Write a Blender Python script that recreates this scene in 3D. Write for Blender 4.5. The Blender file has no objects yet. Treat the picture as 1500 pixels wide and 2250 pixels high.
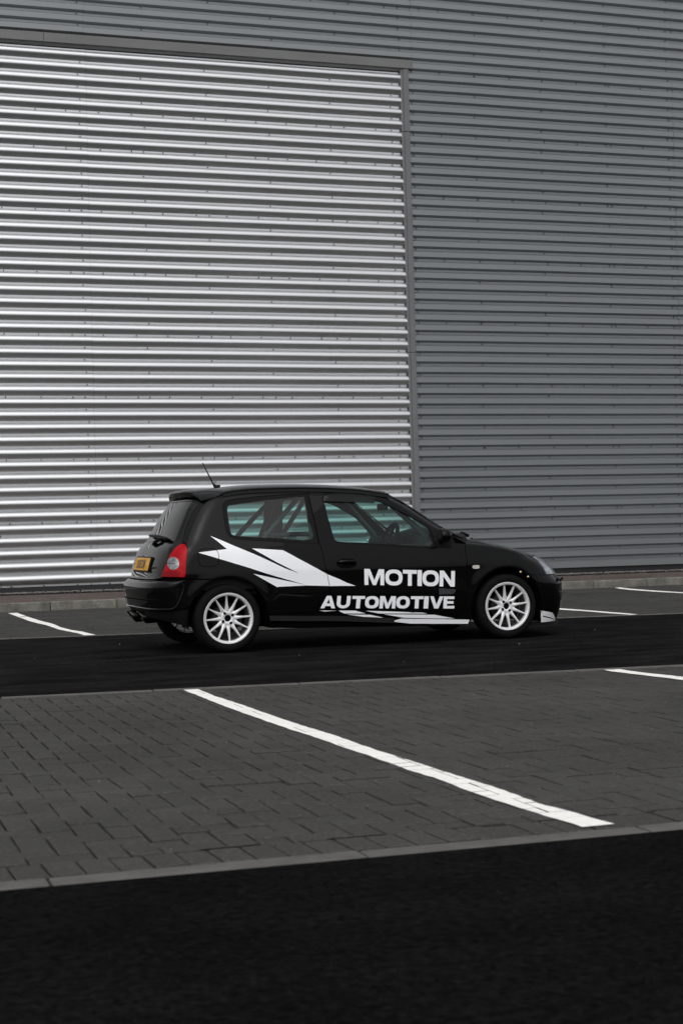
import bpy, bmesh, math, random
import numpy as np
from mathutils import Vector, Matrix
from mathutils.geometry import delaunay_2d_cdt
random.seed(7)
SC = bpy.context.scene
COL = SC.collection

# ------------------------------------------------------------------ camera, sky, sun, exposure
YAW, ROLL, PITCH, CAMH = math.radians(19.4), .027, math.atan(44.75 / 3580), .965
fw = Vector((math.sin(YAW)*math.cos(PITCH), math.cos(YAW)*math.cos(PITCH), math.sin(PITCH)))
rt = Vector((math.cos(YAW), -math.sin(YAW), 0)); up = rt.cross(fw)
rt2 = rt*math.cos(ROLL) - up*math.sin(ROLL); up2 = rt*math.sin(ROLL) + up*math.cos(ROLL)
cam = bpy.data.objects.new('camera', bpy.data.cameras.new('camera')); COL.objects.link(cam)
cam.matrix_world = Matrix(((rt2.x, up2.x, -fw.x, 0), (rt2.y, up2.y, -fw.y, 0), (rt2.z, up2.z, -fw.z, CAMH), (0, 0, 0, 1)))
cd = cam.data; cd.sensor_fit = 'HORIZONTAL'; cd.sensor_width = 24; cd.lens = 3580/1500*24
cd.clip_start = .1; cd.clip_end = 2000
cd.dof.use_dof = True; cd.dof.focus_distance = 13.4; cd.dof.aperture_fstop = 5.6
SC.camera = cam

SUN_EL, SUN_AZ = math.radians(48), math.radians(-146)     # azimuth from +Y, clockwise seen from above
wd = bpy.data.worlds.new('World'); SC.world = wd; wd.use_nodes = True
nt = wd.node_tree; nt.nodes.clear()
sky = nt.nodes.new('ShaderNodeTexSky'); sky.sky_type = 'NISHITA'; sky.sun_disc = False
sky.sun_elevation = SUN_EL; sky.sun_rotation = SUN_AZ; sky.air_density = 1.0; sky.dust_density = 5.0; sky.ozone_density = 1.0
hs = nt.nodes.new('ShaderNodeHueSaturation'); hs.inputs['Saturation'].default_value = .16      # cloud veil: nearly grey
bgn = nt.nodes.new('ShaderNodeBackground'); bgn.inputs['Strength'].default_value = .10
wo = nt.nodes.new('ShaderNodeOutputWorld')
cl = nt.nodes.new('ShaderNodeMix'); cl.data_type = 'RGBA'; cl.inputs['Factor'].default_value = .45; cl.inputs['B'].default_value = (4.6, 4.7, 4.85, 1)   # even overcast
nt.links.new(sky.outputs[0], hs.inputs['Color']); nt.links.new(hs.outputs[0], cl.inputs['A']); nt.links.new(cl.outputs['Result'], bgn.inputs['Color']); nt.links.new(bgn.outputs[0], wo.inputs['Surface'])
sl = bpy.data.lights.new('sun', 'SUN'); sl.energy = .6; sl.angle = math.radians(80); sl.color = (1, .98, .95)
so = bpy.data.objects.new('sun', sl); COL.objects.link(so)
sd = Vector((math.sin(SUN_AZ)*math.cos(SUN_EL), math.cos(SUN_AZ)*math.cos(SUN_EL), math.sin(SUN_EL)))
so.rotation_euler = sd.to_track_quat('Z', 'Y').to_euler(); so.location = (0, -10, 30)
SC.view_settings.view_transform = 'Standard'; SC.view_settings.look = 'None'
SC.view_settings.exposure = 0.62; SC.view_settings.gamma = 1.0; SC.view_settings.use_curve_mapping = False

# ------------------------------------------------------------------ helpers
def link(o, parent=None):
    COL.objects.link(o)
    if parent is not None: o.parent = parent
    return o
def mesh_obj(name, verts, faces, mat, parent=None, smooth=False):
    me = bpy.data.meshes.new(name); me.from_pydata([tuple(v) for v in verts], [], faces); me.update()
    if mat: me.materials.append(mat)
    if smooth: me.polygons.foreach_set('use_smooth', [True]*len(me.polygons))
    return link(bpy.data.objects.new(name, me), parent)
def bm_obj(name, bm, mat, parent=None, smooth=False):
    bmesh.ops.recalc_face_normals(bm, faces=bm.faces)
    me = bpy.data.meshes.new(name); bm.to_mesh(me); bm.free()
    if mat: me.materials.append(mat)
    if smooth: me.polygons.foreach_set('use_smooth', [True]*len(me.polygons))
    return link(bpy.data.objects.new(name, me), parent)
def empty(name, loc=(0, 0, 0), rz=0, parent=None):
    o = bpy.data.objects.new(name, None); o.location = loc; o.rotation_euler = (0, 0, rz); o.empty_display_size = .2
    return link(o, parent)
def tag(o, label=None, cat=None, group=None, kind=None):
    for k, v in (('label', label), ('category', cat), ('group', group), ('kind', kind)):
        if v: o[k] = v
    return o
def add_box(bm, c, s, bevel=0, seg=2, rot=None):
    r = bmesh.ops.create_cube(bm, size=1)['verts']
    bmesh.ops.scale(bm, vec=s, verts=r)
    if bevel:
        es = list({e for v in r for e in v.link_edges})
        r = bmesh.ops.bevel(bm, geom=es, offset=bevel, segments=seg, affect='EDGES', profile=.5)['verts']
    if rot is not None: bmesh.ops.rotate(bm, verts=r, cent=(0, 0, 0), matrix=rot)
    bmesh.ops.translate(bm, vec=c, verts=r)
    return r
def add_tube(bm, pts, rad, n=10, cap=True):
    pts = [Vector(p) for p in pts]; rings = []; ref = None
    rad = rad if isinstance(rad, (list, tuple)) else [rad]*len(pts)
    for i, p in enumerate(pts):
        t = (pts[min(i+1, len(pts)-1)] - pts[max(i-1, 0)]).normalized()
        if ref is None: ref = t.orthogonal().normalized()
        a = (ref - t*ref.dot(t)).normalized(); ref = a; b = t.cross(a)
        rings.append([bm.verts.new(p + (a*math.cos(2*math.pi*k/n) + b*math.sin(2*math.pi*k/n))*rad[i]) for k in range(n)])
    for r0, r1 in zip(rings, rings[1:]):
        for k in range(n): bm.faces.new((r0[k], r0[(k+1) % n], r1[(k+1) % n], r1[k]))
    if cap: bm.faces.new(rings[0][::-1]); bm.faces.new(rings[-1])
def add_lathe(bm, prof, n=48, closed=False):
    """prof: (radius, y) pairs turned about the y axis"""
    rings = []
    for r, y in prof:
        rings.append([bm.verts.new((r*math.cos(2*math.pi*k/n), y, r*math.sin(2*math.pi*k/n))) for k in range(n)])
    pr = list(zip(rings, rings[1:])) + ([(rings[-1], rings[0])] if closed else [])
    for a, b in pr:
        for k in range(n): bm.faces.new((a[k], a[(k+1) % n], b[(k+1) % n], b[k]))
    return rings

# ------------------------------------------------------------------ materials
def mat(name, col, rough=.5, metal=0, spec=.5, coat=0, coat_rough=.03, var=0, scale=4, bump=0, bscale=60, detail=6, stretch=None, rvar=0, coords='Object', speck=0):
    m = bpy.data.materials.new(name); m.use_nodes = True; n = m.node_tree.nodes; l = m.node_tree.links
    b = n['Principled BSDF']; b.inputs['Base Color'].default_value = (*col, 1); b.inputs['Roughness'].default_value = rough
    b.inputs['Metallic'].default_value = metal; b.inputs['Specular IOR Level'].default_value = spec
    b.inputs['Coat Weight'].default_value = coat; b.inputs['Coat Roughness'].default_value = coat_rough
    if var or bump or rvar or speck:
        tc = n.new('ShaderNodeTexCoord'); src = tc.outputs[coords]
        if stretch:
            mp = n.new('ShaderNodeMapping'); mp.inputs['Scale'].default_value = stretch; l.new(src, mp.inputs[0]); src = mp.outputs[0]
        if var or rvar:
            nz = n.new('ShaderNodeTexNoise'); nz.inputs['Scale'].default_value = scale; nz.inputs['Detail'].default_value = detail; nz.inputs['Roughness'].default_value = .6
            l.new(src, nz.inputs['Vector'])
        if var:
            mr = n.new('ShaderNodeMapRange'); mr.inputs[1].default_value = .3; mr.inputs[2].default_value = .7
            mr.inputs[3].default_value = 1-var; mr.inputs[4].default_value = 1+var; l.new(nz.outputs['Fac'], mr.inputs[0])
            out = mr.outputs[0]
            if speck:
                n2 = n.new('ShaderNodeTexNoise'); n2.inputs['Scale'].default_value = bscale; n2.inputs['Detail'].default_value = 3; l.new(tc.outputs[coords], n2.inputs['Vector'])
                m2 = n.new('ShaderNodeMapRange'); m2.inputs[1].default_value = .35; m2.inputs[2].default_value = .72
                m2.inputs[3].default_value = 1-speck; m2.inputs[4].default_value = 1+speck*1.6; l.new(n2.outputs['Fac'], m2.inputs[0])
                mu = n.new('ShaderNodeMath'); mu.operation = 'MULTIPLY'; l.new(out, mu.inputs[0]); l.new(m2.outputs[0], mu.inputs[1]); out = mu.outputs[0]
            vm = n.new('ShaderNodeVectorMath'); vm.operation = 'SCALE'; vm.inputs[0].default_value = col; l.new(out, vm.inputs['Scale']); l.new(vm.outputs[0], b.inputs['Base Color'])
        if rvar:
            mr = n.new('ShaderNodeMapRange'); mr.inputs[1].default_value = .3; mr.inputs[2].default_value = .7
            mr.inputs[3].default_value = rough-rvar; mr.inputs[4].default_value = rough+rvar; l.new(nz.outputs['Fac'], mr.inputs[0]); l.new(mr.outputs[0], b.inputs['Roughness'])
        if bump:
            nb = n.new('ShaderNodeTexNoise'); nb.inputs['Scale'].default_value = bscale; nb.inputs['Detail'].default_value = 4; l.new(tc.outputs[coords], nb.inputs['Vector'])
            bp = n.new('ShaderNodeBump'); bp.inputs['Strength'].default_value = bump; bp.inputs['Distance'].default_value = .01
            l.new(nb.outputs['Fac'], bp.inputs['Height']); l.new(bp.outputs[0], b.inputs['Normal'])
    return m
def brick_mat(name, col, var=.07, bump=.35):
    """block paving: own tone for each block, faint large blotches and pale grit"""
    m = bpy.data.materials.new(name); m.use_nodes = True; n = m.node_tree.nodes; l = m.node_tree.links
    b = n['Principled BSDF']; b.inputs['Roughness'].default_value = .85; b.inputs['Specular IOR Level'].default_value = .05
    at = n.new('ShaderNodeAttribute'); at.attribute_name = 'tone'
    oi = n.new('ShaderNodeObjectInfo'); geo = n.new('ShaderNodeNewGeometry')
    def M(op, a, c):
        k = n.new('ShaderNodeMath'); k.operation = op
        for i, v in enumerate((a, c)):
            if isinstance(v, (int, float)): k.inputs[i].default_value = v
            else: l.new(v, k.inputs[i])
        return k.outputs[0]
    def N(scale, det, lo, hi, a, c):
        z = n.new('ShaderNodeTexNoise'); z.inputs['Scale'].default_value = scale; z.inputs['Detail'].default_value = det; l.new(geo.outputs['Position'], z.inputs['Vector'])
        r = n.new('ShaderNodeMapRange'); r.inputs[1].default_value = lo; r.inputs[2].default_value = hi; r.inputs[3].default_value = a; r.inputs[4].default_value = c; l.new(z.outputs['Fac'], r.inputs[0]); return r.outputs[0], z
    fr = M('FRACT', M('ADD', at.outputs['Fac'], M('MULTIPLY', oi.outputs['Random'], 1.0)), 0)
    tone = M('ADD', M('MULTIPLY', fr, 2*var), 1-var)
    blot, _ = N(.9, 6, .3, .7, .84, 1.14); mid, _ = N(48, 5, .3, .7, .80, 1.20)
    grit, gz = N(150, 2, .61, .74, 0, .085); fine, fz = N(420, 3, .3, .7, .78, 1.22)
    f = M('MULTIPLY', M('MULTIPLY', tone, blot), M('MULTIPLY', mid, fine))
    vm = n.new('ShaderNodeVectorMath'); vm.operation = 'SCALE'; vm.inputs[0].default_value = col; l.new(f, vm.inputs['Scale'])
    cb = n.new('ShaderNodeCombineXYZ')
    for i in range(3): l.new(grit, cb.inputs[i])
    va = n.new('ShaderNodeVectorMath'); va.operation = 'ADD'; l.new(vm.outputs[0], va.inputs[0]); l.new(cb.outputs[0], va.inputs[1]); l.new(va.outputs[0], b.inputs['Base Color'])
    bp = n.new('ShaderNodeBump'); bp.inputs['Strength'].default_value = bump; bp.inputs['Distance'].default_value = .004; l.new(fz.outputs['Fac'], bp.inputs['Height']); l.new(bp.outputs[0], b.inputs['Normal'])
    return m
def asphalt_mat(name, col, streak, chip=.012):
    """dark macadam: aggregate speckle plus wheel-path streaks along the road"""
    m = bpy.data.materials.new(name); m.use_nodes = True; n = m.node_tree.nodes; l = m.node_tree.links
    b = n['Principled BSDF']; b.inputs['Roughness'].default_value = .9; b.inputs['Specular IOR Level'].default_value = .02
    geo = n.new('ShaderNodeNewGeometry'); mp = n.new('ShaderNodeMapping'); mp.inputs['Scale'].default_value = (1.3, 4.0, 1); mp.inputs['Rotation'].default_value = (0, 0, .13)
    l.new(geo.outputs['Position'], mp.inputs[0])
    def N(vec, scale, det, lo, hi, a, c):
        z = n.new('ShaderNodeTexNoise'); z.inputs['Scale'].default_value = scale; z.inputs['Detail'].default_value = det; z.inputs['Roughness'].default_value = .65; l.new(vec, z.inputs['Vector'])
        r = n.new('ShaderNodeMapRange'); r.inputs[1].default_value = lo; r.inputs[2].default_value = hi; r.inputs[3].default_value = a; r.inputs[4].default_value = c; l.new(z.outputs['Fac'], r.inputs[0]); return r.outputs[0], z
    a1, _ = N(mp.outputs[0], 1.0, 8, .32, .68, 1-streak, 1+streak); a2, z2 = N(geo.outputs['Position'], 34, 6, .34, .66, .2, 1.9); a3, _ = N(geo.outputs['Position'], 1.6, 5, .32, .68, .66, 1.4)
    def mul(x, y):
        k = n.new('ShaderNodeMath'); k.operation = 'MULTIPLY'; l.new(x, k.inputs[0]); l.new(y, k.inputs[1]); return k.outputs[0]
    vm = n.new('ShaderNodeVectorMath'); vm.operation = 'SCALE'; vm.inputs[0].default_value = col; l.new(mul(mul(a1, a2), a3), vm.inputs['Scale'])
    ch, _ = N(geo.outputs['Position'], 95, 3, .60, .74, 0, chip); cb = n.new('ShaderNodeCombineXYZ'); va = n.new('ShaderNodeVectorMath'); va.operation = 'ADD'
    for i in range(3): l.new(ch, cb.inputs[i])
    l.new(vm.outputs[0], va.inputs[0]); l.new(cb.outputs[0], va.inputs[1]); l.new(va.outputs[0], b.inputs['Base Color'])
    bp = n.new('ShaderNodeBump'); bp.inputs['Strength'].default_value = .7; bp.inputs['Distance'].default_value = .008; l.new(z2.outputs['Fac'], bp.inputs['Height']); l.new(bp.outputs[0], b.inputs['Normal'])
    return m
def glass_mat(name, tint, refl=1.0):
    m = bpy.data.materials.new(name); m.use_nodes = True; n = m.node_tree.nodes; l = m.node_tree.links; n.clear()
    tr = n.new('ShaderNodeBsdfTransparent'); tr.inputs[0].default_value = (*tint, 1)
    gl = n.new('ShaderNodeBsdfGlossy'); gl.inputs['Roughness'].default_value = .01; gl.inputs[0].default_value = (refl, refl, refl, 1)
    lw = n.new('ShaderNodeLayerWeight'); lw.inputs[0].default_value = .5
    pw = n.new('ShaderNodeMath'); pw.operation = 'POWER'; l.new(lw.outputs['Facing'], pw.inputs[0]); pw.inputs[1].default_value = 5
    fr = n.new('ShaderNodeMath'); fr.operation = 'MULTIPLY_ADD'; l.new(pw.outputs[0], fr.inputs[0]); fr.inputs[1].default_value = .85; fr.inputs[2].default_value = .032
    mx = n.new('ShaderNodeMixShader'); o = n.new('ShaderNodeOutputMaterial')
    l.new(fr.outputs[0], mx.inputs[0]); l.new(tr.outputs[0], mx.inputs[1]); l.new(gl.outputs[0], mx.inputs[2]); l.new(mx.outputs[0], o.inputs[0])
    return m
M_silver = mat('silver_cladding', (.69, .698, .71), rough=.32, metal=.93, spec=.4, var=.03, scale=.5, stretch=(.25, 1, 1))
M_grey = mat('grey_cladding', (.250, .266, .275), rough=.34, metal=.6, spec=.5, var=.05, scale=.5, rvar=.05, stretch=(.3, 1, 2))
M_trim = mat('grey_trim', (.140, .145, .150), rough=.5, var=.08, scale=3)
M_trim_d = mat('header_trim', (.150, .153, .151), rough=.5, var=.10, scale=2, stretch=(.5, 1, 4))
M_blackrail = mat('black_rail', (.012, .013, .015), rough=.5, var=.2)
M_screw = mat('screw_steel', (.03, .03, .03), rough=.5)
M_asphalt_far = asphalt_mat('road_macadam', (.0072, .0066, .0067), .75)
M_asphalt_near = asphalt_mat('near_macadam', (.0036, .0035, .0036), .25, .016)
M_sand = mat('joint_sand', (.012, .011, .010), rough=.95, spec=.1, var=.3, scale=30)
M_block = brick_mat('grey_block', (.055, .054, .051))
M_block_far = brick_mat('grey_block_far', (.050, .0495, .047), var=.06)
M_red = brick_mat('red_block', (.094, .077, .070), var=.10)
M_edging = mat('edging_concrete', (.098, .095, .089), rough=.85, spec=.2, var=.22, scale=9, bump=.3, bscale=90, coords='Object')
M_kerb = mat('kerb_concrete', (.150, .146, .128), rough=.9, spec=.1, var=.35, scale=5, bump=.4, bscale=120, stretch=(1, 1, .8), coords='Object', speck=.4)
M_paint = mat('road_paint', (.88, .865, .825), rough=.7, spec=.2, var=.06, scale=6, bump=.25, bscale=150, coords='Object', speck=.06)
M_gravel = mat('gravel_stone', (.17, .16, .145), rough=.9, spec=.1, var=.45, scale=14)
M_car = mat('black_paint', (.0022, .0022, .0025), rough=.5, spec=.02, coat=1, coat_rough=.015)
M_car.node_tree.nodes['Principled BSDF'].inputs['Coat IOR'].default_value = 1.27
M_carlow = mat('black_plastic', (.004, .004, .004), rough=.55, spec=.12)
M_rubber = mat('tyre_rubber', (.005, .005, .005), rough=.8, spec=.1, var=.15, scale=20)
M_void = mat('dark_void', (.003, .003, .003), rough=.9, spec=.05)
M_interior = mat('interior_trim', (.018, .019, .020), rough=.75, spec=.2, var=.15, scale=8)
M_cage = mat('cage_grey', (.05, .055, .058), rough=.5, spec=.4)
M_white = mat('white_vinyl', (.88, .89, .92), rough=.38, spec=.5, var=.02, scale=2)
M_wheel = mat('wheel_silver', (.78, .785, .80), rough=.36, metal=.3, var=.04, scale=12)
M_wheel_in = mat('wheel_barrel_shade', (.12, .12, .122), rough=.45, metal=.5, var=.2, scale=10)
M_brake = mat('brake_steel', (.02, .019, .018), rough=.5, metal=.6, var=.3, scale=15)
M_chrome = mat('polished_steel', (.055, .052, .05), rough=.3, metal=1, var=.2, scale=30)
M_red_lens = mat('red_lens', (.33, .0015, .007), rough=.35, spec=.06, coat=.10, coat_rough=.02, var=.25, scale=16)
M_red_dark = mat('red_lens_dark', (.20, .002, .006), rough=.3, spec=.06, coat=.12, coat_rough=.02, var=.3, scale=60)
M_clear_lens = mat('clear_lens', (.22, .22, .23), rough=.16, metal=.7, coat=.5, var=.6, scale=40)
M_head = mat('headlight_chrome', (.36, .36, .41), rough=.3, metal=.35, coat=.6, var=.6, scale=26)
M_yellow = mat('plate_yellow', (.55, .27, .015), rough=.5, spec=.1, coat=.2, var=.06)
M_ink = mat('plate_ink', (.006, .006, .006), rough=.5)
M_amber = mat('indicator_lens', (.55, .53, .47), rough=.25, coat=1, var=.15, scale=60)
M_brass = mat('brass_bolt', (.62, .47, .33), rough=.3, metal=1)
M_glass = glass_mat('tinted_glass', (.50, .72, .69))
M_glass_r = glass_mat('dark_glass', (.10, .15, .15), 1.0)
M_mirror = mat('mirror_glass', (.6, .62, .63), rough=.02, metal=1)
M_lettering = mat('rim_lettering', (.12, .12, .13), rough=.5)
M_winsticker = mat('window_sticker', (.20, .24, .24), rough=.6)

# ------------------------------------------------------------------ ground
def quadsheet(name, pts, z, m, kind='structure'):
    return tag(mesh_obj(name, [(x, y, z) for x, y in pts], [tuple(range(len(pts)))], m), kind=kind)
kerb_near = lambda x: 4.598 - .035*(x - .58)           # front edge of the flush edging beside the near road
edge_near = lambda x: kerb_near(x) + .108              # where the block paving starts
edge_mid = lambda x: 10.200 - .121*(x - 1.33)          # paving meets the access road
edge_far = lambda x: 16.307 - .152*(x - 2.14)          # far side of the access road
kerb_far = lambda x: 22.47 - .010*(x - 2.95)           # raised kerb in front of the building
quadsheet('ground', [(-150, -150), (150, -150), (150, 150), (-150, 150)], -.022, M_sand)
quadsheet('near_road', [(-40, -60), (60, -60), (60, kerb_near(60)), (-40, kerb_near(-40))], -.004, M_asphalt_near)
quadsheet('access_road', [(-20, edge_mid(-20)), (26, edge_mid(26)), (26, edge_far(26)), (-20, edge_far(-20))], -.003, M_asphalt_far)

def clip(poly, a, b, c):
    """keep a*x + b*y >= c"""
    out = []
    for i, p in enumerate(poly):
        q = poly[(i+1) % len(poly)]; dp = a*p[0]+b*p[1]-c; dq = a*q[0]+b*q[1]-c
        if dp >= 0: out.append(p)
        if (dp >= 0) != (dq >= 0):
            t = dp/(dp-dq); out.append((p[0]+(q[0]-p[0])*t, p[1]+(q[1]-p[1])*t))
    return out
def area(p): return .5*sum(p[i][0]*p[(i+1) % len(p)][1]-p[(i+1) % len(p)][0]*p[i][1] for i in range(len(p)))
def inset(poly, d):
    n = len(poly); out = []
    for i in range(n):
        p0, p, p1 = Vector(poly[i-1]), Vector(poly[i]), Vector(poly[(i+1) % n])
        e0, e1 = (p-p0).normalized(), (p1-p).normalized(); n0, n1 = Vector((-e0.y, e0.x)), Vector((-e1.y, e1.x))
        m = n0+n1; k = d/max(.35, 1+n0.dot(n1)); out.append((p.x+m.x*k, p.y+m.y*k))
    return out
def block_geo(poly, z, c=.005, depth=.016, gap=.0035, low=-.002):
    """prism with chamfered top edges, ccw polygon"""
    p0 = inset(poly, gap/2); p1 = inset(poly, gap/2+c); n = len(poly)
    v = [(x, y, z-depth) for x, y in p0] + [(x, y, z-c*.45) for x, y in p0] + [(x, y, z) for x, y in p1]
    f = [tuple(range(2*n, 3*n))]
    for r in (0, 1):
        for i in range(n): j = (i+1) % n; f.append((r*n+i, r*n+j, (r+1)*n+j, (r+1)*n+i))
    return v, f
def herring(u, ang, org, i0, i1, j0, j1):
    ca, sa = math.cos(ang), math.sin(ang); res = []
    R = lambda x, y: (org[0]+x*ca-y*sa, org[1]+x*sa+y*ca)
    for i in range(i0, i1):
        for j in range(j0, j1):
            t = (i+j) % 4
            if t == 0: w, h = 2, 1
            elif t == 2: w, h = 1, 2
            else: continue
            res.append(([R(i*u, j*u), R((i+w)*u, j*u), R((i+w)*u, (j+h)*u), R(i*u, (j+h)*u)], w))
    return res
def joined_blocks(name, polys, m, parent, zj=.0012, c=.004, gap=.005):
    V, F, T = [], [], []
    for p in polys:
        v, f = block_geo(p, random.gauss(0, zj), c=c, gap=gap); o = len(V); V += v; F += [tuple(o+k for k in q) for q in f]; T += [random.random()]*len(f)
    o = mesh_obj(name, V, F, m, parent); at = o.data.attributes.new('tone', 'FLOAT', 'FACE'); at.data.foreach_set('value', T)
    o['kind'] = 'stuff'; return o
U = .1025
def in_view(p, margin=.03):
    d = Vector((p[0], p[1], 0)) - Vector((0, 0, CAMH)); z = d.dot(fw)
    if z < .2: return False
    x = 3580*d.dot(rt2)/z/1500; y = 3580*d.dot(up2)/z/2250
    return abs(x) < .5+margin and abs(y) < .5+margin
# near parking bay: 90 degree herringbone, soldier course along the flush edging
bay = tag(empty('block_paving', (0, 0, 0)), kind='structure')
SL = -.030; full = []
near_line = lambda p: p[1] - (edge_near(p[0]) + .205)
for poly, w in herring(U, math.atan(SL), (.713, 4.912), -34, 84, -6, 66):
    q = clip(poly, .035, 1, edge_near(.58)+.207+.035*.58); q = clip(q, -.121, -1, -(10.200+.121*1.33)+.06) if q else q
    if q and area(q) > .0012: full.append((q, w))
for k in range(-34, 90):
    x0 = .545 + .1012*k; full.append(([(x0, edge_near(x0)+.002), (x0+.1012, edge_near(x0+.1012)+.002), (x0+.1012, edge_near(x0+.1012)+.205), (x0, edge_near(x0)+.205)], 1))
cen = lambda p: (sum(v[0] for v in p)/len(p), sum(v[1] for v in p)/len(p))
vis = [(b, cen(b[0])) for b in full]
vis.sort(key=lambda t: (not in_view(t[1]), t[1][0]**2+t[1][1]**2))
single, rest = vis[:300], vis[300:]
shared = {}
for (poly, w), c in single:
    loc = [(x-c[0], y-c[1]) for x, y in poly]; key = tuple(round(v, 3) for p in loc for v in p) if len(poly) == 4 else None
    if key is None or key not in shared:
        v, f = block_geo(loc, 0, c=.0065, gap=.0068, depth=.02); me = bpy.data.meshes.new('block'); me.from_pydata(v, [], f); me.materials.append(M_block)
        if key: shared[key] = me
    else: me = shared[key]
    o = bpy.data.objects.new('block', me); o.location = (c[0], c[1], random.gauss(0, .0018)); o.rotation_euler = (random.gauss(0, .007), random.gauss(0, .006), 0)
    link(o, bay)
joined_blocks('blocks', [p for (p, w), c in rest], M_block, bay, c=.006, gap=.009)
BRICKS = [(b[0], 0) for b in full]
# far parking bay and footpath
farbay = tag(empty('far_block_paving', (0, 0, 0)), kind='structure')
polys = []
for poly, w in herring(U, -.012, (2.0, 16.0), -45, 150, -28, 66):
    q = clip(poly, .152, 1, 16.307+.152*2.14+.03); q = clip(q, -.010, -1, -(22.47+.010*2.95)+.005) if q else q
    if q and area(q) > .0012: polys.append(q)
joined_blocks('blocks', polys, M_block_far, farbay, zj=.0015)
path = tag(empty('footpath', (0, 0, 0)), kind='structure')
V, F, T = [], [], []
zpath = lambda x, y: .118 + (y-22.59)*.066 - (x-3)*.0028*max(0, min(1, (y-22.6)/1.3))
for r in range(11):
    for k in range(-25, 95):
        x0 = .2*k + (.1 if r % 2 else 0); y0 = 22.50 + r*.1025
        q = [(x0, y0), (x0+.2, y0), (x0+.2, y0+.1025), (x0, y0+.1025)]
        q = clip(q, .010, 1, 22.47+.125+.010*2.95)
        if not q or area(q) < .002: continue
        v, f = block_geo(q, 0, gap=.006); o = len(V); dz = random.gauss(0, .002)
        V += [(x, y, z+zpath(x, y)+dz) for x, y, z in v]; F += [tuple(o+i for i in g) for g in f]; T += [random.random()]*len(f)
o = mesh_obj('blocks', V, F, M_red, path); o['kind'] = 'stuff'; at = o.data.attributes.new('tone', 'FLOAT', 'FACE'); at.data.foreach_set('value', T)
mesh_obj('bed', [(-6, kerb_far(-6)+.1, .10), (20, kerb_far(20)+.1, .10), (20, 24.3, zpath(20, 23.7)-.01), (-6, 24.3, zpath(-6, 23.7)-.01)], [(0, 1, 2, 3)], M_sand, path)
# kerb stones and flush edging stones
kerb = tag(empty('kerb', (0, 0, 0)), kind='structure')
def stone_mesh(L, w, h, z0, bev):
    bm = bmesh.new(); add_box(bm, (0, 0, z0+h/2), (L-.008, w, h), bev, 3); bmesh.ops.recalc_face_normals(bm, faces=bm.faces); me = bpy.data.meshes.new('stone'); bm.to_mesh(me); bm.free(); return me
me = stone_mesh(.925, .125, .17, -.05, .014); me.materials.append(M_kerb)
def kerb_noise(m):      # every stone its own stains
    n = m.node_tree.nodes; l = m.node_tree.links; tc = next(k for k in n if k.type == 'TEX_COORD'); oi = n.new('ShaderNodeObjectInfo')
    ad = n.new('ShaderNodeVectorMath'); ad.operation = 'ADD'; sc = n.new('ShaderNodeVectorMath'); sc.operation = 'SCALE'; sc.inputs['Scale'].default_value = 7
    cb = n.new('ShaderNodeCombineXYZ')
    for i in range(3): l.new(oi.outputs['Random'], cb.inputs[i])
    l.new(cb.outputs[0], sc.inputs[0])
    for k in [k for k in l if k.from_node == tc]:
        to = k.to_socket; l.remove(k); l.new(ad.outputs[0], to)
    l.new(tc.outputs['Object'], ad.inputs[0]); l.new(sc.outputs[0], ad.inputs[1])
kerb_noise(M_kerb); kerb_noise(M_edging)
for k in range(-9, 18):
    x = 3.64 + .925*(k+.5); o = link(bpy.data.objects.new('kerb_stone', me), kerb); o.location = (x, kerb_far(x)+.0625, random.gauss(0, .002)); o.rotation_euler = (0, 0, -.010+random.gauss(0, .002))
edg = tag(empty('flush_edging', (0, 0, 0)), kind='structure')
me = stone_mesh(.935, .105, .06, -.062, .006); me.materials.append(M_edging)
for k in range(-4, 9):
    x = .73 + .935*(k+.5); o = link(bpy.data.objects.new('edging_stone', me), edg); o.location = (x, kerb_near(x)+.053, random.gauss(0, .0015)); o.rotation_euler = (random.gauss(0, .004), random.gauss(0, .002), -.035+random.gauss(0, .002))
me2 = stone_mesh(.935, .075, .06, -.052, .005); me2.materials.append(M_edging)
for nm, fn, sl_, off, xs in (('edging_stone', edge_mid, -.121, -.032, range(-3, 13)),):
    for k in xs:
        x = .4 + .928*(k+.5); o = link(bpy.data.objects.new(nm, me2), edg); o.location = (x, fn(x)+off, random.gauss(0, .0012)); o.rotation_euler = (0, 0, math.atan(sl_)+random.gauss(0, .0015))
mesh_far = stone_mesh(.928, .05, .05, -.044, .005); mesh_far.materials.append(M_edging)
for k in range(-5, 18):
    x = .4 + .92*(k+.5); o = link(bpy.data.objects.new('edging_stone', mesh_far), edg); o.location = (x, edge_far(x)+.022, 0); o.rotation_euler = (0, 0, math.atan(-.152))

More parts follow.
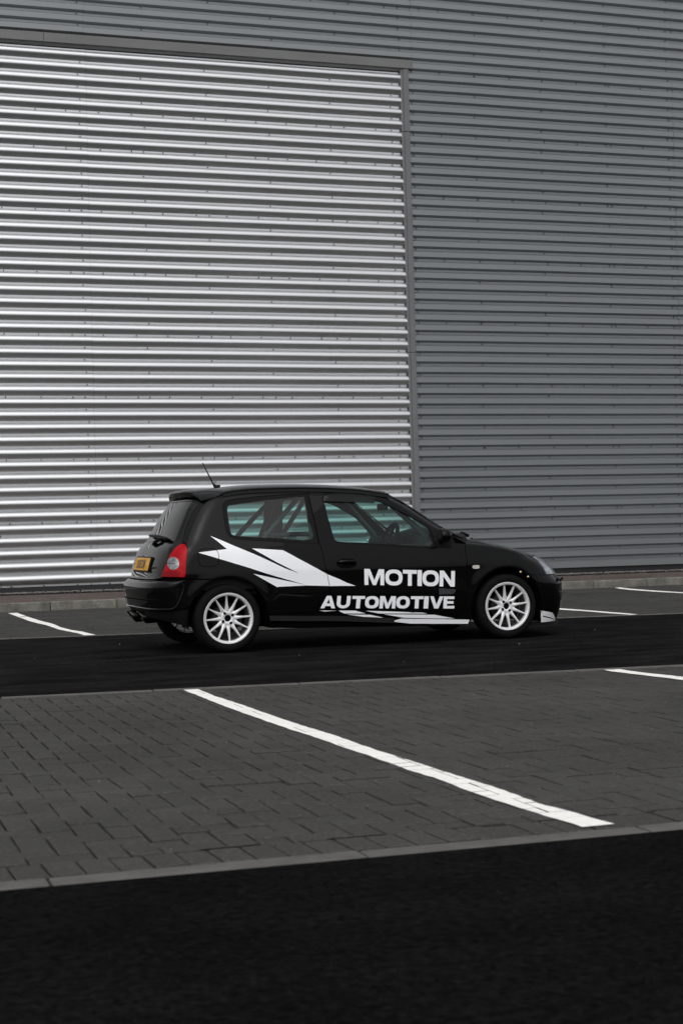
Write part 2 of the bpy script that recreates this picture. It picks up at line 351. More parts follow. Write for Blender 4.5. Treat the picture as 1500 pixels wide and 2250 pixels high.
# painted bay lines, broken by the block joints underneath
def paint_line(label, left, right, bricks, zoff=.0035, gapp=.22):
    def at(pts, y):
        pts = sorted(pts, key=lambda p: p[1])
        if y <= pts[0][1]: a, b = pts[0], pts[1]
        elif y >= pts[-1][1]: a, b = pts[-2], pts[-1]
        else:
            i = max(k for k in range(len(pts)-1) if pts[k][1] <= y); a, b = pts[i], pts[i+1]
        t = (y-a[1])/(b[1]-a[1]+1e-9); return a[0]+(b[0]-a[0])*max(-.2, min(1.2, t))
    y0 = min(p[1] for p in left+right); y1 = max(p[1] for p in left+right); V, F = [], []
    step = .06; n = int((y1-y0)/step); prev = None; rng = random.Random(len(label))
    rows = []
    for i in range(n+1):
        y = y0+(y1-y0)*i/n; rows.append((y, at(left, y)+rng.gauss(0, .0022), at(right, y)+rng.gauss(0, .0022)))
    for (ya, la, ra), (yb, lb, rb) in zip(rows, rows[1:]):
        quad = [(la, ya), (ra, ya), (rb, yb), (lb, yb)]
        if bricks is None:
            o = len(V); V += [(x, y, zoff) for x, y in quad]; F.append((o, o+1, o+2, o+3)); continue
        for bp, g in bricks:
            if max(p[1] for p in bp) < ya or min(p[1] for p in bp) > yb or max(p[0] for p in bp) < min(la, lb) or min(p[0] for p in bp) > max(ra, rb): continue
            q = quad; bb = inset(bp, g)
            for k in range(len(bb)):
                p, r = bb[k], bb[(k+1) % len(bb)]; a, b = -(r[1]-p[1]), r[0]-p[0]; q = clip(q, a, b, a*p[0]+b*p[1])
                if len(q) < 3: break
            if len(q) >= 3 and abs(area(q)) > 1e-6: o = len(V); V += [(x, y, zoff) for x, y in q]; F.append(tuple(range(o, o+len(q))))
    o = mesh_obj('parking_line', V, F, M_paint); tag(o, label, kind='structure'); return o
rb = random.Random(3)
BR = [(b, .0045 if rb.random() < (.5 if b[0][1] < 6.2 else .22) else -.0005) for b, _ in BRICKS if max(p[0] for p in b) > 2.3 and min(p[0] for p in b) < 5.6]
paint_line('white bay line running across the near paving', [(2.435,10.02),(2.428,9.683),(2.413,9.196),(2.40,8.753),(2.40,8.274),(2.398,7.961),(2.399,7.639),(2.408,7.362),(2.406,6.938),(2.41,6.577),(2.405,6.09),(2.416,5.812),(2.403,5.48),(2.406,5.227),(2.410,5.071),(2.418,4.909),(2.431,4.762),(2.431,4.672)],
           [(2.529,10.02),(2.509,9.415),(2.511,8.899),(2.503,8.306),(2.50,7.836),(2.511,7.486),(2.513,7.222),(2.50,6.731),(2.512,6.359),(2.512,5.993),(2.523,5.688),(2.523,5.385),(2.508,5.116),(2.528,4.951),(2.534,4.801),(2.545,4.672)], BR)
paint_line('white bay line cut by the right edge in the near paving', [(5.215,9.64),(5.206,9.485),(5.227,9.327),(5.243,9.086),(5.266,8.892),(5.264,8.739),(5.27,4.75)], [(5.335,9.66),(5.322,9.495),(5.336,9.246),(5.368,9.039),(5.375,8.938),(5.38,4.75)], BR)
paint_line('wavering white bay line left of the car by the kerb', [(3.008,22.1),(2.96,20.646),(2.926,19.51),(2.951,18.559),(2.922,17.512),(2.96,16.929),(2.974,16.603),(2.962,16.24)], [(3.127,22.1),(3.077,20.677),(3.055,19.658),(3.064,18.832),(3.018,17.883),(3.025,17.302),(3.065,16.937),(3.075,16.24)], None)
paint_line('white bay line half hidden by the car nose', [(8.62,22.2),(8.616,16.991),(8.66,16.415),(8.640,15.837),(8.66,15.40)], [(8.75,22.2),(8.75,17.254),(8.771,16.722),(8.766,16.234),(8.75,15.40)], None)
paint_line('white bay line beyond the car nose reaching the kerb', [(12.20,22.15),(12.077,21.797),(11.957,21.325),(11.86,20.449),(11.82,19.531),(11.80,15.0)], [(12.33,22.2),(12.174,21.647),(12.05,20.774),(11.96,19.739),(11.93,15.0)], None)
# gravel margin against the wall, loose grit on the road
def pebbles(name, pts, m):
    V, F = [], []
    base = [(1, 0, 0), (-1, 0, 0), (0, 1, 0), (0, -1, 0), (0, 0, 1), (0, 0, -1)]; bf = [(0, 2, 4), (2, 1, 4), (1, 3, 4), (3, 0, 4), (2, 0, 5), (1, 2, 5), (3, 1, 5), (0, 3, 5)]
    for x, y, z, r in pts:
        o = len(V); a = random.random()*6.3; s = [r*random.uniform(.7, 1.3), r*random.uniform(.7, 1.3), r*random.uniform(.5, .8)]
        for b in base:
            px, py = b[0]*s[0], b[1]*s[1]; V.append((x+px*math.cos(a)-py*math.sin(a), y+px*math.sin(a)+py*math.cos(a), z+b[2]*s[2]))
        F += [tuple(o+k for k in f) for f in bf]
    return mesh_obj(name, V, F, m)
o = pebbles('gravel', [(x, y, zpath(x, 23.7)+.012+random.random()*.014, random.uniform(.007, .019)) for x, y in ((random.uniform(-3, 18), random.uniform(23.6, 24.0)) for _ in range(6500))], M_gravel)
tag(o, 'pale gravel strip along the foot of the metal wall', 'gravel', kind='stuff')
o = pebbles('road_grit', [(x, y, 0, random.uniform(.003, .007)) for x, y in ((random.uniform(.5, 9), random.uniform(9.9, 15)) for _ in range(12))] + [(x, y, 0, random.uniform(.0015, .003)) for x, y in ((random.uniform(.6, 5), random.uniform(4.7, 10)) for _ in range(160))], mat('grit_stone', (.35, .34, .32), rough=.9, spec=.1, var=.3))
tag(o, 'scattered pale grit on the road and paving', 'grit', kind='stuff')

# ------------------------------------------------------------------ warehouse
YW = 24.0
shed = tag(empty('warehouse', (9.7, YW, .2)), 'metal-clad warehouse wall, wavy silver panel left and grey ribbed cladding right', 'building')
def wpart(name, V, F, m, smooth=False):
    o = mesh_obj(name, [(x-9.7, y-YW, z-.2) for x, y, z in V], F, m, shed, smooth); return o
def extrude_profile(name, prof, xa, xb, m, cuts=None, jag=0):
    """prof: (depth out from the wall, z) from low to high, extruded along x"""
    n = max(1, int((xb-xa)/1.2)); V, F = [], []
    xs = [xa+(xb-xa)*i/n for i in range(n+1)]
    ph = random.random()*9
    for x in xs:
        for d, z in prof: V.append((x, YW-d + .0022*math.sin(x*2.3+ph+z*3), z + .0015*math.sin(x*1.7+ph)))
    k = len(prof)
    for i in range(n):
        for j in range(k-1): F.append((i*k+j, (i+1)*k+j, (i+1)*k+j+1, i*k+j+1))
    o = wpart(name, V, F, m, True)
    me = o.data
    return o
def sharp(o, ang=28):
    me = o.data; bm = bmesh.new(); bm.from_mesh(me)
    for e in bm.edges: e.smooth = not (len(e.link_faces) == 2 and e.calc_face_angle(0) > math.radians(ang))
    bm.to_mesh(me); bm.free()
PR_, DR = .16717, .056
def rib_profile(z0, n, out=0):
    """trapezoid ribs: valley, upper-facing shoulder, crest, dark underside; z0 = lap height (valley, lower edge)"""
    p = []
    for i in range(n):           # going up from the lap: crest of the rib below ends, so start with valley
        z = z0 + i*PR_
        p += [(0+out, z), (0+out, z+.030), (DR+out, z+.060), (DR+out, z+.137), (0+out, z+PR_-.0005)]
    return p
HEAD, XV = 8.31, 9.63
Z0 = .247
for xi, (xa, xb) in enumerate(((9.72, 14.55), (14.55, 21.0))):
    for s in range(-1, 8):
        z0 = Z0 + 1.003*s
        pr = [q for q in rib_profile(z0, 6, .0015*(s % 2) + .002*xi)]
        pr = [q for q in pr if q[1] > .285]
        pr = [(pr[0][0], pr[0][1]-.022)] + pr if s > -1 else pr
        if len(pr) < 3: continue
        o = extrude_profile('ribbed_sheet', pr, xa, xb-.002, M_grey); sharp(o)
for xi, (xa, xb) in enumerate(((-9.0, -1.6), (-1.6, 4.585), (4.585, 9.826), (9.826, 14.55), (14.55, 21.0))):
    for s in range(8, 11):
        z0 = Z0 + 1.003*s
        pr = rib_profile(z0, 6, .0015*(s % 2) + .002*(xi % 2))
        pr = [(pr[0][0], pr[0][1]-.022)] + pr
        o = extrude_profile('ribbed_sheet', pr, xa, xb-.002, M_grey); sharp(o)
# wavy silver panel: half-round ribs between narrow flats
PL = .1849
def wave_profile(kz, n, out=0):
    p = []
    for i in range(n):
        z = .321 + (kz+i)*PL        # underside of a rib ends here (dark edge); the flat below it runs z-.038..z
        p += [(out, z-.0375), (out+.0002, z-.0315), (.0030+out, z-.0300), (.0028+out, z-.0004)]
        for a in range(9):           # lower half stands proud of the flat, with a dark drip edge
            t = a/8; p.append((out+.023+.036*math.sin(math.pi*t/2), z+.0008+.0735*t))
        for a in range(1, 9):
            ph_ = math.radians(68*a/8); p.append((out+.003+.056*(math.cos(ph_)-math.cos(math.radians(68)))/(1-math.cos(math.radians(68))), z+.0743+.0735*math.sin(ph_)/math.sin(math.radians(68))))
    return p
laps = [-1, 0, 5, 10, 15, 20, 25, 30, 35, 38, 44]
for xi, (xa, xb) in enumerate(((-9.0, -1.6), (-1.6, 4.60), (4.60, XV-.005))):
    for a, b in zip(laps, laps[1:]):
        pr = [q for q in wave_profile(a, b-a, .0016*(laps.index(a) % 2)+.002*(xi % 2)) if .283 < q[1] < HEAD+.03]
        if len(pr) < 3: continue
        if xi == 2:     # rounded rib ends at the vertical trim
            o = extrude_profile('wavy_sheet', pr, xa, xb, M_silver)
        else: o = extrude_profile('wavy_sheet', pr, xa, xb-.002, M_silver)
        sharp(o, 24)
def wbox(name, x0, x1, z0, z1, d0, d1, m, bev=.004):
    bm = bmesh.new(); add_box(bm, ((x0+x1)/2-9.7, -(d0+d1)/2, (z0+z1)/2-.2), (x1-x0, d1-d0, z1-z0), bev, 1); return bm_obj(name, bm, m, shed)
for x0, x1 in ((-9, -.4), (-.39, 3.98), (3.984, 9.815)):
    wbox('header_trim', x0, x1, HEAD, HEAD+.137, .0, .085, M_trim_d)
wbox('header_shadow_strip', -9, XV-.01, HEAD-.055, HEAD-.002, 0, .012, M_blackrail, 0)  # black strip standing in for the shadow below the header
for z0, z1 in ((.26, 3.785), (3.79, 7.30), (7.305, HEAD)):
    wbox('vertical_trim', XV+.035, XV+.125, z0, z1, .0, .072, M_trim, .005)
    wbox('vertical_trim_lip', XV-.012, XV+.033, z0, z1, .0, .058, M_trim, .004)
wbox('vertical_trim', XV-.022, XV-.0125, .26, HEAD, .0, .03, M_blackrail, 0)
wbox('base_rail', -9, 21, .10, .29, .0, .010, M_blackrail, 0)
wbox('wall_core', -9, 21, .1, 11.2, -.4, -.012, M_blackrail, 0)
# fixing screws
sv, sf = [], []
def screw(x, z, d, r=.0112):
    o = len(sv)
    for k in range(6): a = k*math.pi/3; sv.append((x+r*math.cos(a)-9.7, -d, z+r*math.sin(a)-.2))
    for k in range(6): a = k*math.pi/3; sv.append((x+r*.8*math.cos(a)-9.7, -d-.012, z+r*.8*math.sin(a)-.2))
    sf.append(tuple(range(o+6, o+12)))
    for k in range(6): sf.append((o+k, o+(k+1) % 6, o+6+(k+1) % 6, o+6+k))
for k in range(0, 43):
    z = .321 + k*PL - .0205
    jx = lambda: random.gauss(0, .012)
    for x in (-1.7, 4.5, 9.47): screw(x+jx(), z, .004)
    for i, x in enumerate((3.18, 5.45, 6.43, 7.42, 8.44, 2.2, 1.2)):
        if (k+i) % 2 == 0: screw(x+jx(), z, .004)
    if k in laps:
        for i in range(20): screw(-.1+.488*i+jx(), z, .004)
    if k in (0,):
        for i in range(20): screw(-.1+.488*i, z, .004, .009)
for r in range(0, 62):
    z = Z0 + r*PR_ + .016
    if z < .3: continue
    below = z < HEAD+.1
    xs = [14.48] + ([9.83] if below else [9.62, 4.5])
    for i, x in enumerate((10.93, 12.10, 13.30, 15.7, 16.9) + (() if below else (3.1, 5.45, 6.5, 7.5, 8.55))):
        if (r+i) % 2 == 0: xs.append(x)
    if r % 6 == 0: xs += [10.32+.61*i for i in range(12)] + ([] if below else [3.9+.61*i for i in range(11)])
    for x in xs: screw(x+random.gauss(0, .01), z, .001, .0115)
for i in range(12): screw(3.9+.5*i, HEAD+.15, .03, .011)
o = mesh_obj('screws', sv, sf, M_screw, shed); o['kind'] = 'stuff'

# ---- car body surface: half width as a function of position along (x) and height (z), metres
def pchip(xs, ys):
    xs = np.array(xs, float); ys = np.array(ys, float)
    h = np.diff(xs); d = np.diff(ys) / h
    m = np.zeros(len(xs)); m[0] = d[0]; m[-1] = d[-1]
    for i in range(1, len(xs) - 1):
        if d[i-1] * d[i] > 0:
            w1 = 2*h[i] + h[i-1]; w2 = h[i] + 2*h[i-1]
            m[i] = (w1 + w2) / (w1/d[i-1] + w2/d[i])
    def f(x):
        if x <= xs[0]: return float(ys[0] + m[0]*(x - xs[0]))
        if x >= xs[-1]: return float(ys[-1] + m[-1]*(x - xs[-1]))
        i = int(np.searchsorted(xs, x) - 1); t = (x - xs[i]) / h[i]
        return float((1+2*t)*(1-t)**2*ys[i] + t*(1-t)**2*h[i]*m[i] + t*t*(3-2*t)*ys[i+1] + t*t*(t-1)*h[i]*m[i+1])
    return f
fW = pchip([.05,.12,.18,.25,.35,.45,.53,.60,.655,.70,.78,.84,.89,.95,1.05,1.15,1.25,1.32,1.42],
           [.745,.760,.772,.786,.800,.807,.809,.810,.811,.807,.796,.783,.765,.742,.703,.662,.618,.585,.535])
fK = pchip([-.7,-.3,0,.4,1.2,1.8,2.2,2.5,2.8,3.3],[.95,.975,.992,1,1,.997,.990,.985,.972,.95])
fXR = pchip([.05,.238,.30,.351,.385,.458,.551,.585,.600,.612,.642,.708,.787,.865,.924,.996,1.088,1.193,1.283,1.35,1.45],
            [-0.527, -0.577, -0.602, -0.612, -0.624, -0.634, -0.644, -0.638, -0.62, -0.575, -0.57, -0.56, -0.535, -0.499, -0.444, -0.402, -0.352, -0.288, -0.22, -0.166, -0.078])
fXF = pchip([.05,.16,.24,.377,.473,.53,.586,.656,.716,.76,.95],[3.19,3.22,3.245,3.266,3.260,3.20,3.16,3.085,2.99,2.955,2.88])
fXW = pchip([.80,.86,.91,.937,.995,1.093,1.206,1.29,1.45],[2.42,2.32,2.235,2.19,2.077,1.936,1.77,1.627,1.36])
fZH = pchip([1.9,2.1,2.25,2.36,2.47,2.62,2.77,2.91,3.0,3.3],[.925,.912,.898,.884,.863,.832,.797,.752,.724,.62])
fZR = pchip([-.4,-.10,.07,.19,.37,.67,.95,1.23,1.41,1.6,1.9,2.4],[1.285,1.345,1.376,1.391,1.401,1.403,1.395,1.376,1.350,1.318,1.262,1.16])
LR, PR, LF, PF, LW, PW = .26, 2.7, .48, 2.4, .30, 2.5
def sup(t, p):
    if t <= 0: return 0.0
    if t >= 1: return 1.0
    return (1 - (1-t)**p) ** (1/p)
def width(x, z): return fW(z) * fK(x)
def half(x, z):
    w = width(x, z) * sup((x - fXR(z)) / LR, PR)
    for cx in (0.0, 2.51):
        r = math.hypot(x - cx, z - .285)
        if r < .6: w += .006 * math.exp(-((r - .34)/.06)**2) * (1 if w > .2 else 0)
    if x > 2.03 and z < .895:
        w *= sup((fXF(z) - x) / LF, PF)
        s = (z - (fZH(x) - .10)) / .10
        if s > 0: w *= sup(1 - s, 2.5)
    elif z > .80:
        w *= sup((fXW(z) - x) / LW, PW)
        s = (z - (fZR(x) - .11)) / .11
        if s > 0: w *= sup(1 - s, 2.6)
    return max(w, 0.0)
# outlines of panels, windows, lamps and decals on that surface, in metres (position along the car or round its tail, height)
T = {
  'door_rear': [(0.7942, 1.3574), (0.7827, 1.2414), (0.7947, 1.0856), (0.8071, 0.9056), (0.8271, 0.803), (0.8393, 0.701), (0.8595, 0.5987), (0.88, 0.4961), (0.9121, 0.393), (0.9461, 0.3265), (0.9638, 0.3046), (0.9885, 0.2862), (1.0415, 0.2744)],
  'door_bottom': [(1.0415, 0.2744), (1.5977, 0.2529), (2.021, 0.2311)],
  'door_front': [(2.148, 0.8669), (2.1261, 0.791), (2.1331, 0.7121), (2.1308, 0.6074), (2.125, 0.4241), (2.1097, 0.3196), (2.0876, 0.2678), (2.0562, 0.2388), (2.021, 0.2311)],
  'rail': [(0.0078, 1.3011), (0.1639, 1.3293), (0.3004, 1.344), (0.4642, 1.3519), (0.6284, 1.3559), (0.7942, 1.3574), (1.0167, 1.3528), (1.158, 1.3468), (1.3318, 1.3236), (1.5247, 1.292), (1.5941, 1.2385), (1.6744, 1.1804), (1.82, 1.0708), (1.9374, 0.9778), (2.0342, 0.9145), (2.148, 0.8669)],
  'hatch_cut': [(-0.3255, 0.9091), (-0.3381, 0.9182), (-0.3026, 1.0116), (-0.252, 1.1115), (-0.206, 1.1841), (-0.1453, 1.2462), (-0.0751, 1.2813), (0.0078, 1.3011)],
  'lamp_outer_side': [(-0.3546, 0.6213), (-0.3389, 0.763), (-0.3185, 0.8678), (-0.3255, 0.9091)],
  'seam_bumper': [(-0.0928, 0.6039), (-0.2302, 0.6147), (-0.3546, 0.6213)],
  'qwin': [(0.7707, 1.303), (0.7819, 1.1894), (0.7926, 1.0727), (0.7996, 0.8739), (0.5132, 0.8983), (0.2534, 0.9181), (0.1001, 0.9348), (0.0507, 0.9512), (0.0234, 0.9897), (0.017, 1.0403), (0.0158, 1.129), (0.0172, 1.2053), (0.0378, 1.2407), (0.0929, 1.2614), (0.3059, 1.283), (0.5744, 1.2975)],
  'qclear': [(0.7258, 1.279), (0.7392, 1.2553), (0.7478, 1.0866), (0.7564, 0.9159), (0.4517, 0.9304), (0.1927, 0.95), (0.0783, 0.9656), (0.0558, 0.9914), (0.0499, 1.0648), (0.0498, 1.1791), (0.0626, 1.2146), (0.0874, 1.2243), (0.3673, 1.2534), (0.5695, 1.2689)],
  'dwin': [(0.8949, 1.2526), (0.9173, 1.2881), (0.9989, 1.2944), (1.1318, 1.2868), (1.2621, 1.2636), (1.3908, 1.2262), (1.5157, 1.1655), (1.6397, 1.0956), (1.7637, 1.0205), (1.8109, 0.9782), (1.8403, 0.9131), (1.8512, 0.8104), (1.5926, 0.828), (1.1922, 0.8607), (1.0077, 0.8722), (0.9579, 0.8924), (0.9385, 0.9369), (0.9168, 1.051), (0.9068, 1.191)],
  'dclear': [(0.9063, 1.2494), (0.9168, 1.2765), (0.9611, 1.2859), (1.1528, 1.2824), (1.2936, 1.2681), (1.4303, 1.229), (1.5633, 1.1645), (1.6963, 1.0896), (1.7896, 1.0327), (1.8178, 0.9977), (1.8163, 0.9158), (1.8049, 0.8279), (1.5065, 0.8484), (1.2239, 0.871), (0.9998, 0.8839), (0.9538, 0.9038), (0.9417, 0.9388), (0.9222, 1.0599), (0.9095, 1.1951)],
  'deflector': [(0.9008, 1.2462), (0.9092, 1.2732), (0.9476, 1.2896), (1.0829, 1.2898), (1.2107, 1.2834), (1.3225, 1.2676), (1.3767, 1.2507), (1.3537, 1.2065), (1.1907, 1.218), (0.9019, 1.2325)],
  'fender_top': [(2.1577, 0.8667), (2.2386, 0.8646), (2.3314, 0.8433), (2.4546, 0.808), (2.5918, 0.7669), (2.7652, 0.7202), (3.1444, 0.7136)],
  'light_inner': [(3.1709, 0.6989), (2.8975, 0.68), (2.8839, 0.6173), (2.9033, 0.5792), (2.9176, 0.5395)],
  'light_outer': [(3.2046, 0.6892), (3.2432, 0.6682), (3.2856, 0.6261), (3.0179, 0.589), (3.0187, 0.5348)],
  'fender_seam': [(2.9171, 0.5376), (2.7942, 0.5444), (2.7365, 0.5484), (2.6866, 0.5538)],
  'fb_front': [(3.0196, 0.531), (3.0273, 0.5028), (3.063, 0.4486), (3.0755, 0.3798), (3.0649, 0.3197), (3.058, 0.2476), (3.0411, 0.2028), (3.0321, 0.165)],
  'endplate': [(2.844, 0.2283), (2.9862, 0.2022), (3.028, 0.1653), (3.0624, 0.1275), (2.8577, 0.1243)],
  'slit': [(2.8662, 0.1814), (2.8774, 0.1831), (3.048, 0.1358), (3.0495, 0.1326), (2.8711, 0.1739)],
  'decal_main': [(-0.1205, 0.9646), (-0.0298, 0.9245), (0.067, 0.878), (0.2396, 0.8015), (0.378, 0.7345), (0.4926, 0.6768), (0.6099, 0.6325), (0.5319, 0.673), (0.4173, 0.7333), (0.317, 0.793), (0.2185, 0.8511), (0.3476, 0.8411), (0.4841, 0.8283), (0.6292, 0.7456), (0.7445, 0.6812), (0.8559, 0.6179), (0.969, 0.5694), (1.0223, 0.542), (1.1054, 0.5109), (0.8871, 0.5175), (0.6871, 0.5286), (0.5555, 0.5687), (0.4118, 0.614), (0.308, 0.6477), (0.1678, 0.6974), (-0.0208, 0.7595), (-0.1449, 0.8006), (-0.237, 0.8306), (-0.1161, 0.842), (0.0061, 0.8522), (-0.0571, 0.9102)],
  'decal_low': [(0.2142, 0.6433), (0.3593, 0.6083), (0.516, 0.5701), (0.6871, 0.5298), (0.5546, 0.5283), (0.4361, 0.5275), (0.4163, 0.5257), (0.3066, 0.59)],
  'sill_a': [(0.7816, 0.316), (0.9427, 0.3094), (0.972, 0.2828)],
  'sill_decal1': [(0.7816, 0.316), (0.9407, 0.3085), (0.9532, 0.2973), (0.9843, 0.2804), (0.8715, 0.2968)],
  'sill_decal2': [(0.955, 0.3089), (1.1021, 0.3018), (1.1958, 0.2735), (1.0048, 0.2815), (0.9717, 0.2965)],
  'sill_decal3': [(1.0256, 0.2738), (1.2324, 0.2621), (1.4007, 0.2215), (1.3224, 0.2209)],
  'sill_decal4': [(1.1952, 0.296), (1.3148, 0.2891), (1.5249, 0.2735), (1.7159, 0.2586), (1.7589, 0.2488), (1.3154, 0.2685)],
  'sill_decal5': [(1.3574, 0.2608), (1.8235, 0.2371), (2.0142, 0.1969), (1.8681, 0.2033), (1.5479, 0.223)],
  'sill_decal6': [(1.4229, 0.1967), (1.5166, 0.2165), (1.7397, 0.2048), (2.1535, 0.181), (2.141, 0.1452), (1.849, 0.1581), (1.6033, 0.171)],
  'sill_line': [(0.3049, 0.2935), (0.6195, 0.2762), (0.9029, 0.2643), (1.4215, 0.2255)],
  'sill_bot': [(0.3071, 0.1921), (0.6228, 0.1714), (1.3201, 0.1558), (1.7429, 0.1418), (2.0992, 0.1288)],
  'motion': [(1.1867, 0.6515), (2.0164, 0.6063), (2.0101, 0.4704), (1.1857, 0.5161)],
  'automotive': [(0.805, 0.438), (2.0094, 0.3869), (2.0069, 0.2823), (0.7915, 0.334)],
  'handle': [(1.0321, 0.704), (0.9401, 0.707), (1.1246, 0.7011), (1.0353, 0.7476), (1.0294, 0.6605)],
  'moulding_door': [(0.8828, 0.5154), (1.4193, 0.49), (1.8581, 0.4661), (2.0162, 0.4483), (2.016, 0.4295), (1.9921, 0.4075), (1.8575, 0.4087), (0.8816, 0.4574)],
  'moulding_q': [(0.4228, 0.523), (0.8736, 0.5142), (0.8834, 0.4642), (0.3954, 0.4699)],
  'indicator': [(2.2138, 0.6347), (2.1811, 0.6357), (2.2464, 0.6336), (2.2142, 0.6496), (2.2134, 0.6187)],
  'bolts': [(2.6374, 0.5748), (2.7099, 0.5307)],
  'fuel': [(-0.1534, 0.7871), (-0.2402, 0.7898), (-0.065, 0.7845), (-0.1467, 0.8628), (-0.1581, 0.7115)],
  'mirror_base': [(1.8369, 0.8113), (1.9991, 0.8025), (2.012, 0.8608), (1.9775, 0.8953), (1.9122, 0.9729), (1.8584, 0.8901)],
  'lamp': [(-0.6861, 0.906), (-0.6588, 0.8881), (-0.632, 0.8657), (-0.6097, 0.8408), (-0.5917, 0.8151), (-0.5684, 0.7487), (-0.5396, 0.6931), (-0.5216, 0.6354), (-0.7365, 0.6334), (-0.9427, 0.6312), (-0.9463, 0.7013), (-0.907, 0.8122), (-0.8747, 0.864), (-0.8115, 0.892), (-0.726, 0.9082)],
  'lamp_circle': [(-0.8233, 0.7452), (-0.8273, 0.7312), (-0.8226, 0.7182), (-0.8097, 0.7071), (-0.7897, 0.6987), (-0.7643, 0.6935), (-0.7355, 0.6918), (-0.7052, 0.6938), (-0.6754, 0.6994), (-0.6479, 0.7082), (-0.6238, 0.7195), (-0.6045, 0.7327), (-0.5913, 0.7468), (-0.5854, 0.7608), (-0.5878, 0.7739), (-0.5986, 0.7851), (-0.6174, 0.7937), (-0.6425, 0.7989), (-0.6722, 0.8006), (-0.7042, 0.7985), (-0.7362, 0.7928), (-0.7659, 0.784), (-0.7915, 0.7726), (-0.8111, 0.7594)],
  'glass_edge': [(-0.6412, 1.2491), (-0.5759, 1.1998), (-0.5446, 1.135), (-0.5079, 1.0554), (-0.4833, 0.9958), (-0.519, 0.9259)],
  'glass_bottom': [(-0.5206, 0.9249), (-0.2526, 0.9249), (0.0005, 0.9254)],
  'hatch_cut_r': [(-0.6622, 1.2462), (-0.6117, 1.1841), (-0.6066, 1.1115), (-0.6218, 1.0116), (-0.6858, 0.9182)],
  'lamp_inner_r': [(-0.6861, 0.906), (-0.632, 0.8657), (-0.5917, 0.8151), (-0.5684, 0.7487), (-0.5396, 0.6931), (-0.5216, 0.6354)],
  'hatch_bottom': [(-0.5249, 0.6273), (-0.3641, 0.6137), (-0.1446, 0.6127), (0.0128, 0.6229)],
  'crease': [(-0.9682, 0.6069), (-1.0144, 0.5538), (-0.9895, 0.4788), (-0.9361, 0.4174), (-0.853, 0.3803), (-0.7174, 0.3732), (-0.3727, 0.3742), (-0.106, 0.3765), (0.0554, 0.3817)],
  'plate': [(0.0954, 0.7903), (-0.2352, 0.7895), (-0.2827, 0.6814), (0.0208, 0.6823)],
  'badge': [(-0.3269, 0.7186), (-0.4469, 0.7172), (-0.4527, 0.7042), (-0.322, 0.7073)],
}
# ------------------------------------------------------------------ the car
AL = math.radians(-.6)
car = empty('hatchback_car', (3.555 - math.sin(AL)*.79, 12.96 + math.cos(AL)*.79, 0), AL)
tag(car, 'black three-door hatchback with white flash decals and white wheels parked on the road', 'car')
RARCH, ZHUB, WB = .335, .285, 2.51
def catmull(pts, n=6, closed=False):
    P = [Vector(p) for p in pts]; out = []; N = len(P); rng = range(N if closed else N-1)
    for i in rng:
        p0 = P[i-1] if (i > 0 or closed) else P[0]*2-P[1]; p1 = P[i]; p2 = P[(i+1) % N]; p3 = P[(i+2) % N] if (i+2 < N or closed) else P[-1]*2-P[-2]
        for k in range(n):
            t = k/n; out.append(tuple(.5*((2*p1)+(p2-p0)*t+(2*p0-5*p1+4*p2-p3)*t*t+(3*p1-p0-3*p2+p3)*t**3)))
    if not closed: out.append(tuple(P[-1]))
    return out
def resample(ring, step):
    out = []
    for i, p in enumerate(ring):
        q = ring[(i+1) % len(ring)]; d = math.dist(p, q)
        if d < 1e-5: continue
        n = max(1, int(d/step)); out += [(p[0]+(q[0]-p[0])*k/n, p[1]+(q[1]-p[1])*k/n) for k in range(n)]
    return out
def inside(p, ring):
    c = False; x, y = p
    for i in range(len(ring)):
        x1, y1 = ring[i]; x2, y2 = ring[i-1]
        if (y1 > y) != (y2 > y) and x < (x2-x1)*(y-y1)/(y2-y1)+x1: c = not c
    return c
# charts of the body surface -------------------------------------------------
def ch_side(u, v, sg): return Vector((u, sg*half(u, v), v))
def ch_rear(s, z, sg):
    a = min(abs(s), 1)*math.pi/2; x = fXR(z)+LR*(1-max(math.cos(a), 0)**(2/PR))
    if abs(s) > 1: x = fXR(z)+LR+abs(s)-1
    w = half(x, z) if abs(s) > 1 else width(x, z)*max(math.sin(a), 0)**(2/PR)
    return Vector((x, math.copysign(w, s), z))
def ch_front(s, z, sg):
    a = min(abs(s), 1)*math.pi/2; x = fXF(z)-LF*(1-max(math.cos(a), 0)**(2/PF))
    if abs(s) > 1: x = fXF(z)-LF-(abs(s)-1)
    w = width(x, z)*max(math.sin(a), 0)**(2/PF)
    return Vector((x, math.copysign(w, s), z))
def s_front(x, z):
    u = 1-(fXF(z)-x)/LF
    return 1-u if u <= 0 else math.degrees(math.acos(min(1, u**(PF/2))))/90
def s_rear(x, z):
    u = 1-(x-fXR(z))/LR
    return 1+(x-fXR(z)-LR) if u <= 0 else math.degrees(math.acos(min(1, u**(PR/2))))/90
def ch_roof(x, v, sg):
    zs = fZR(x)-.11; w = fW(zs)*fK(x); return Vector((x, v*w, zs+.11*(max(0, 1-abs(v)**2.6))**(1/2.6)))
fZE = pchip([2.15, 2.19, 2.239, 2.331, 2.455, 2.592, 2.765, 2.845], [.868, .868, .865, .843, .808, .767, .720, .702])
def ch_hood(u, v, sg):
    xe = 2.17+.675*u; xc = 2.28+.705*u; ze = fZE(xe); zc = fZH(xc); k = 1-abs(v)**2.4
    return Vector((xe+(xc-xe)*(1-v*v), v*half(xe, ze), ze+(zc-ze)*k))
def ch_screen(v, z, sg):
    w = fW(z)*fK(1.9); return Vector((fXW(z)-LW*(1-(max(0, 1-abs(v)**PW))**(1/PW)), v*w, z))
CEN = Vector((1.2, 0, .62))
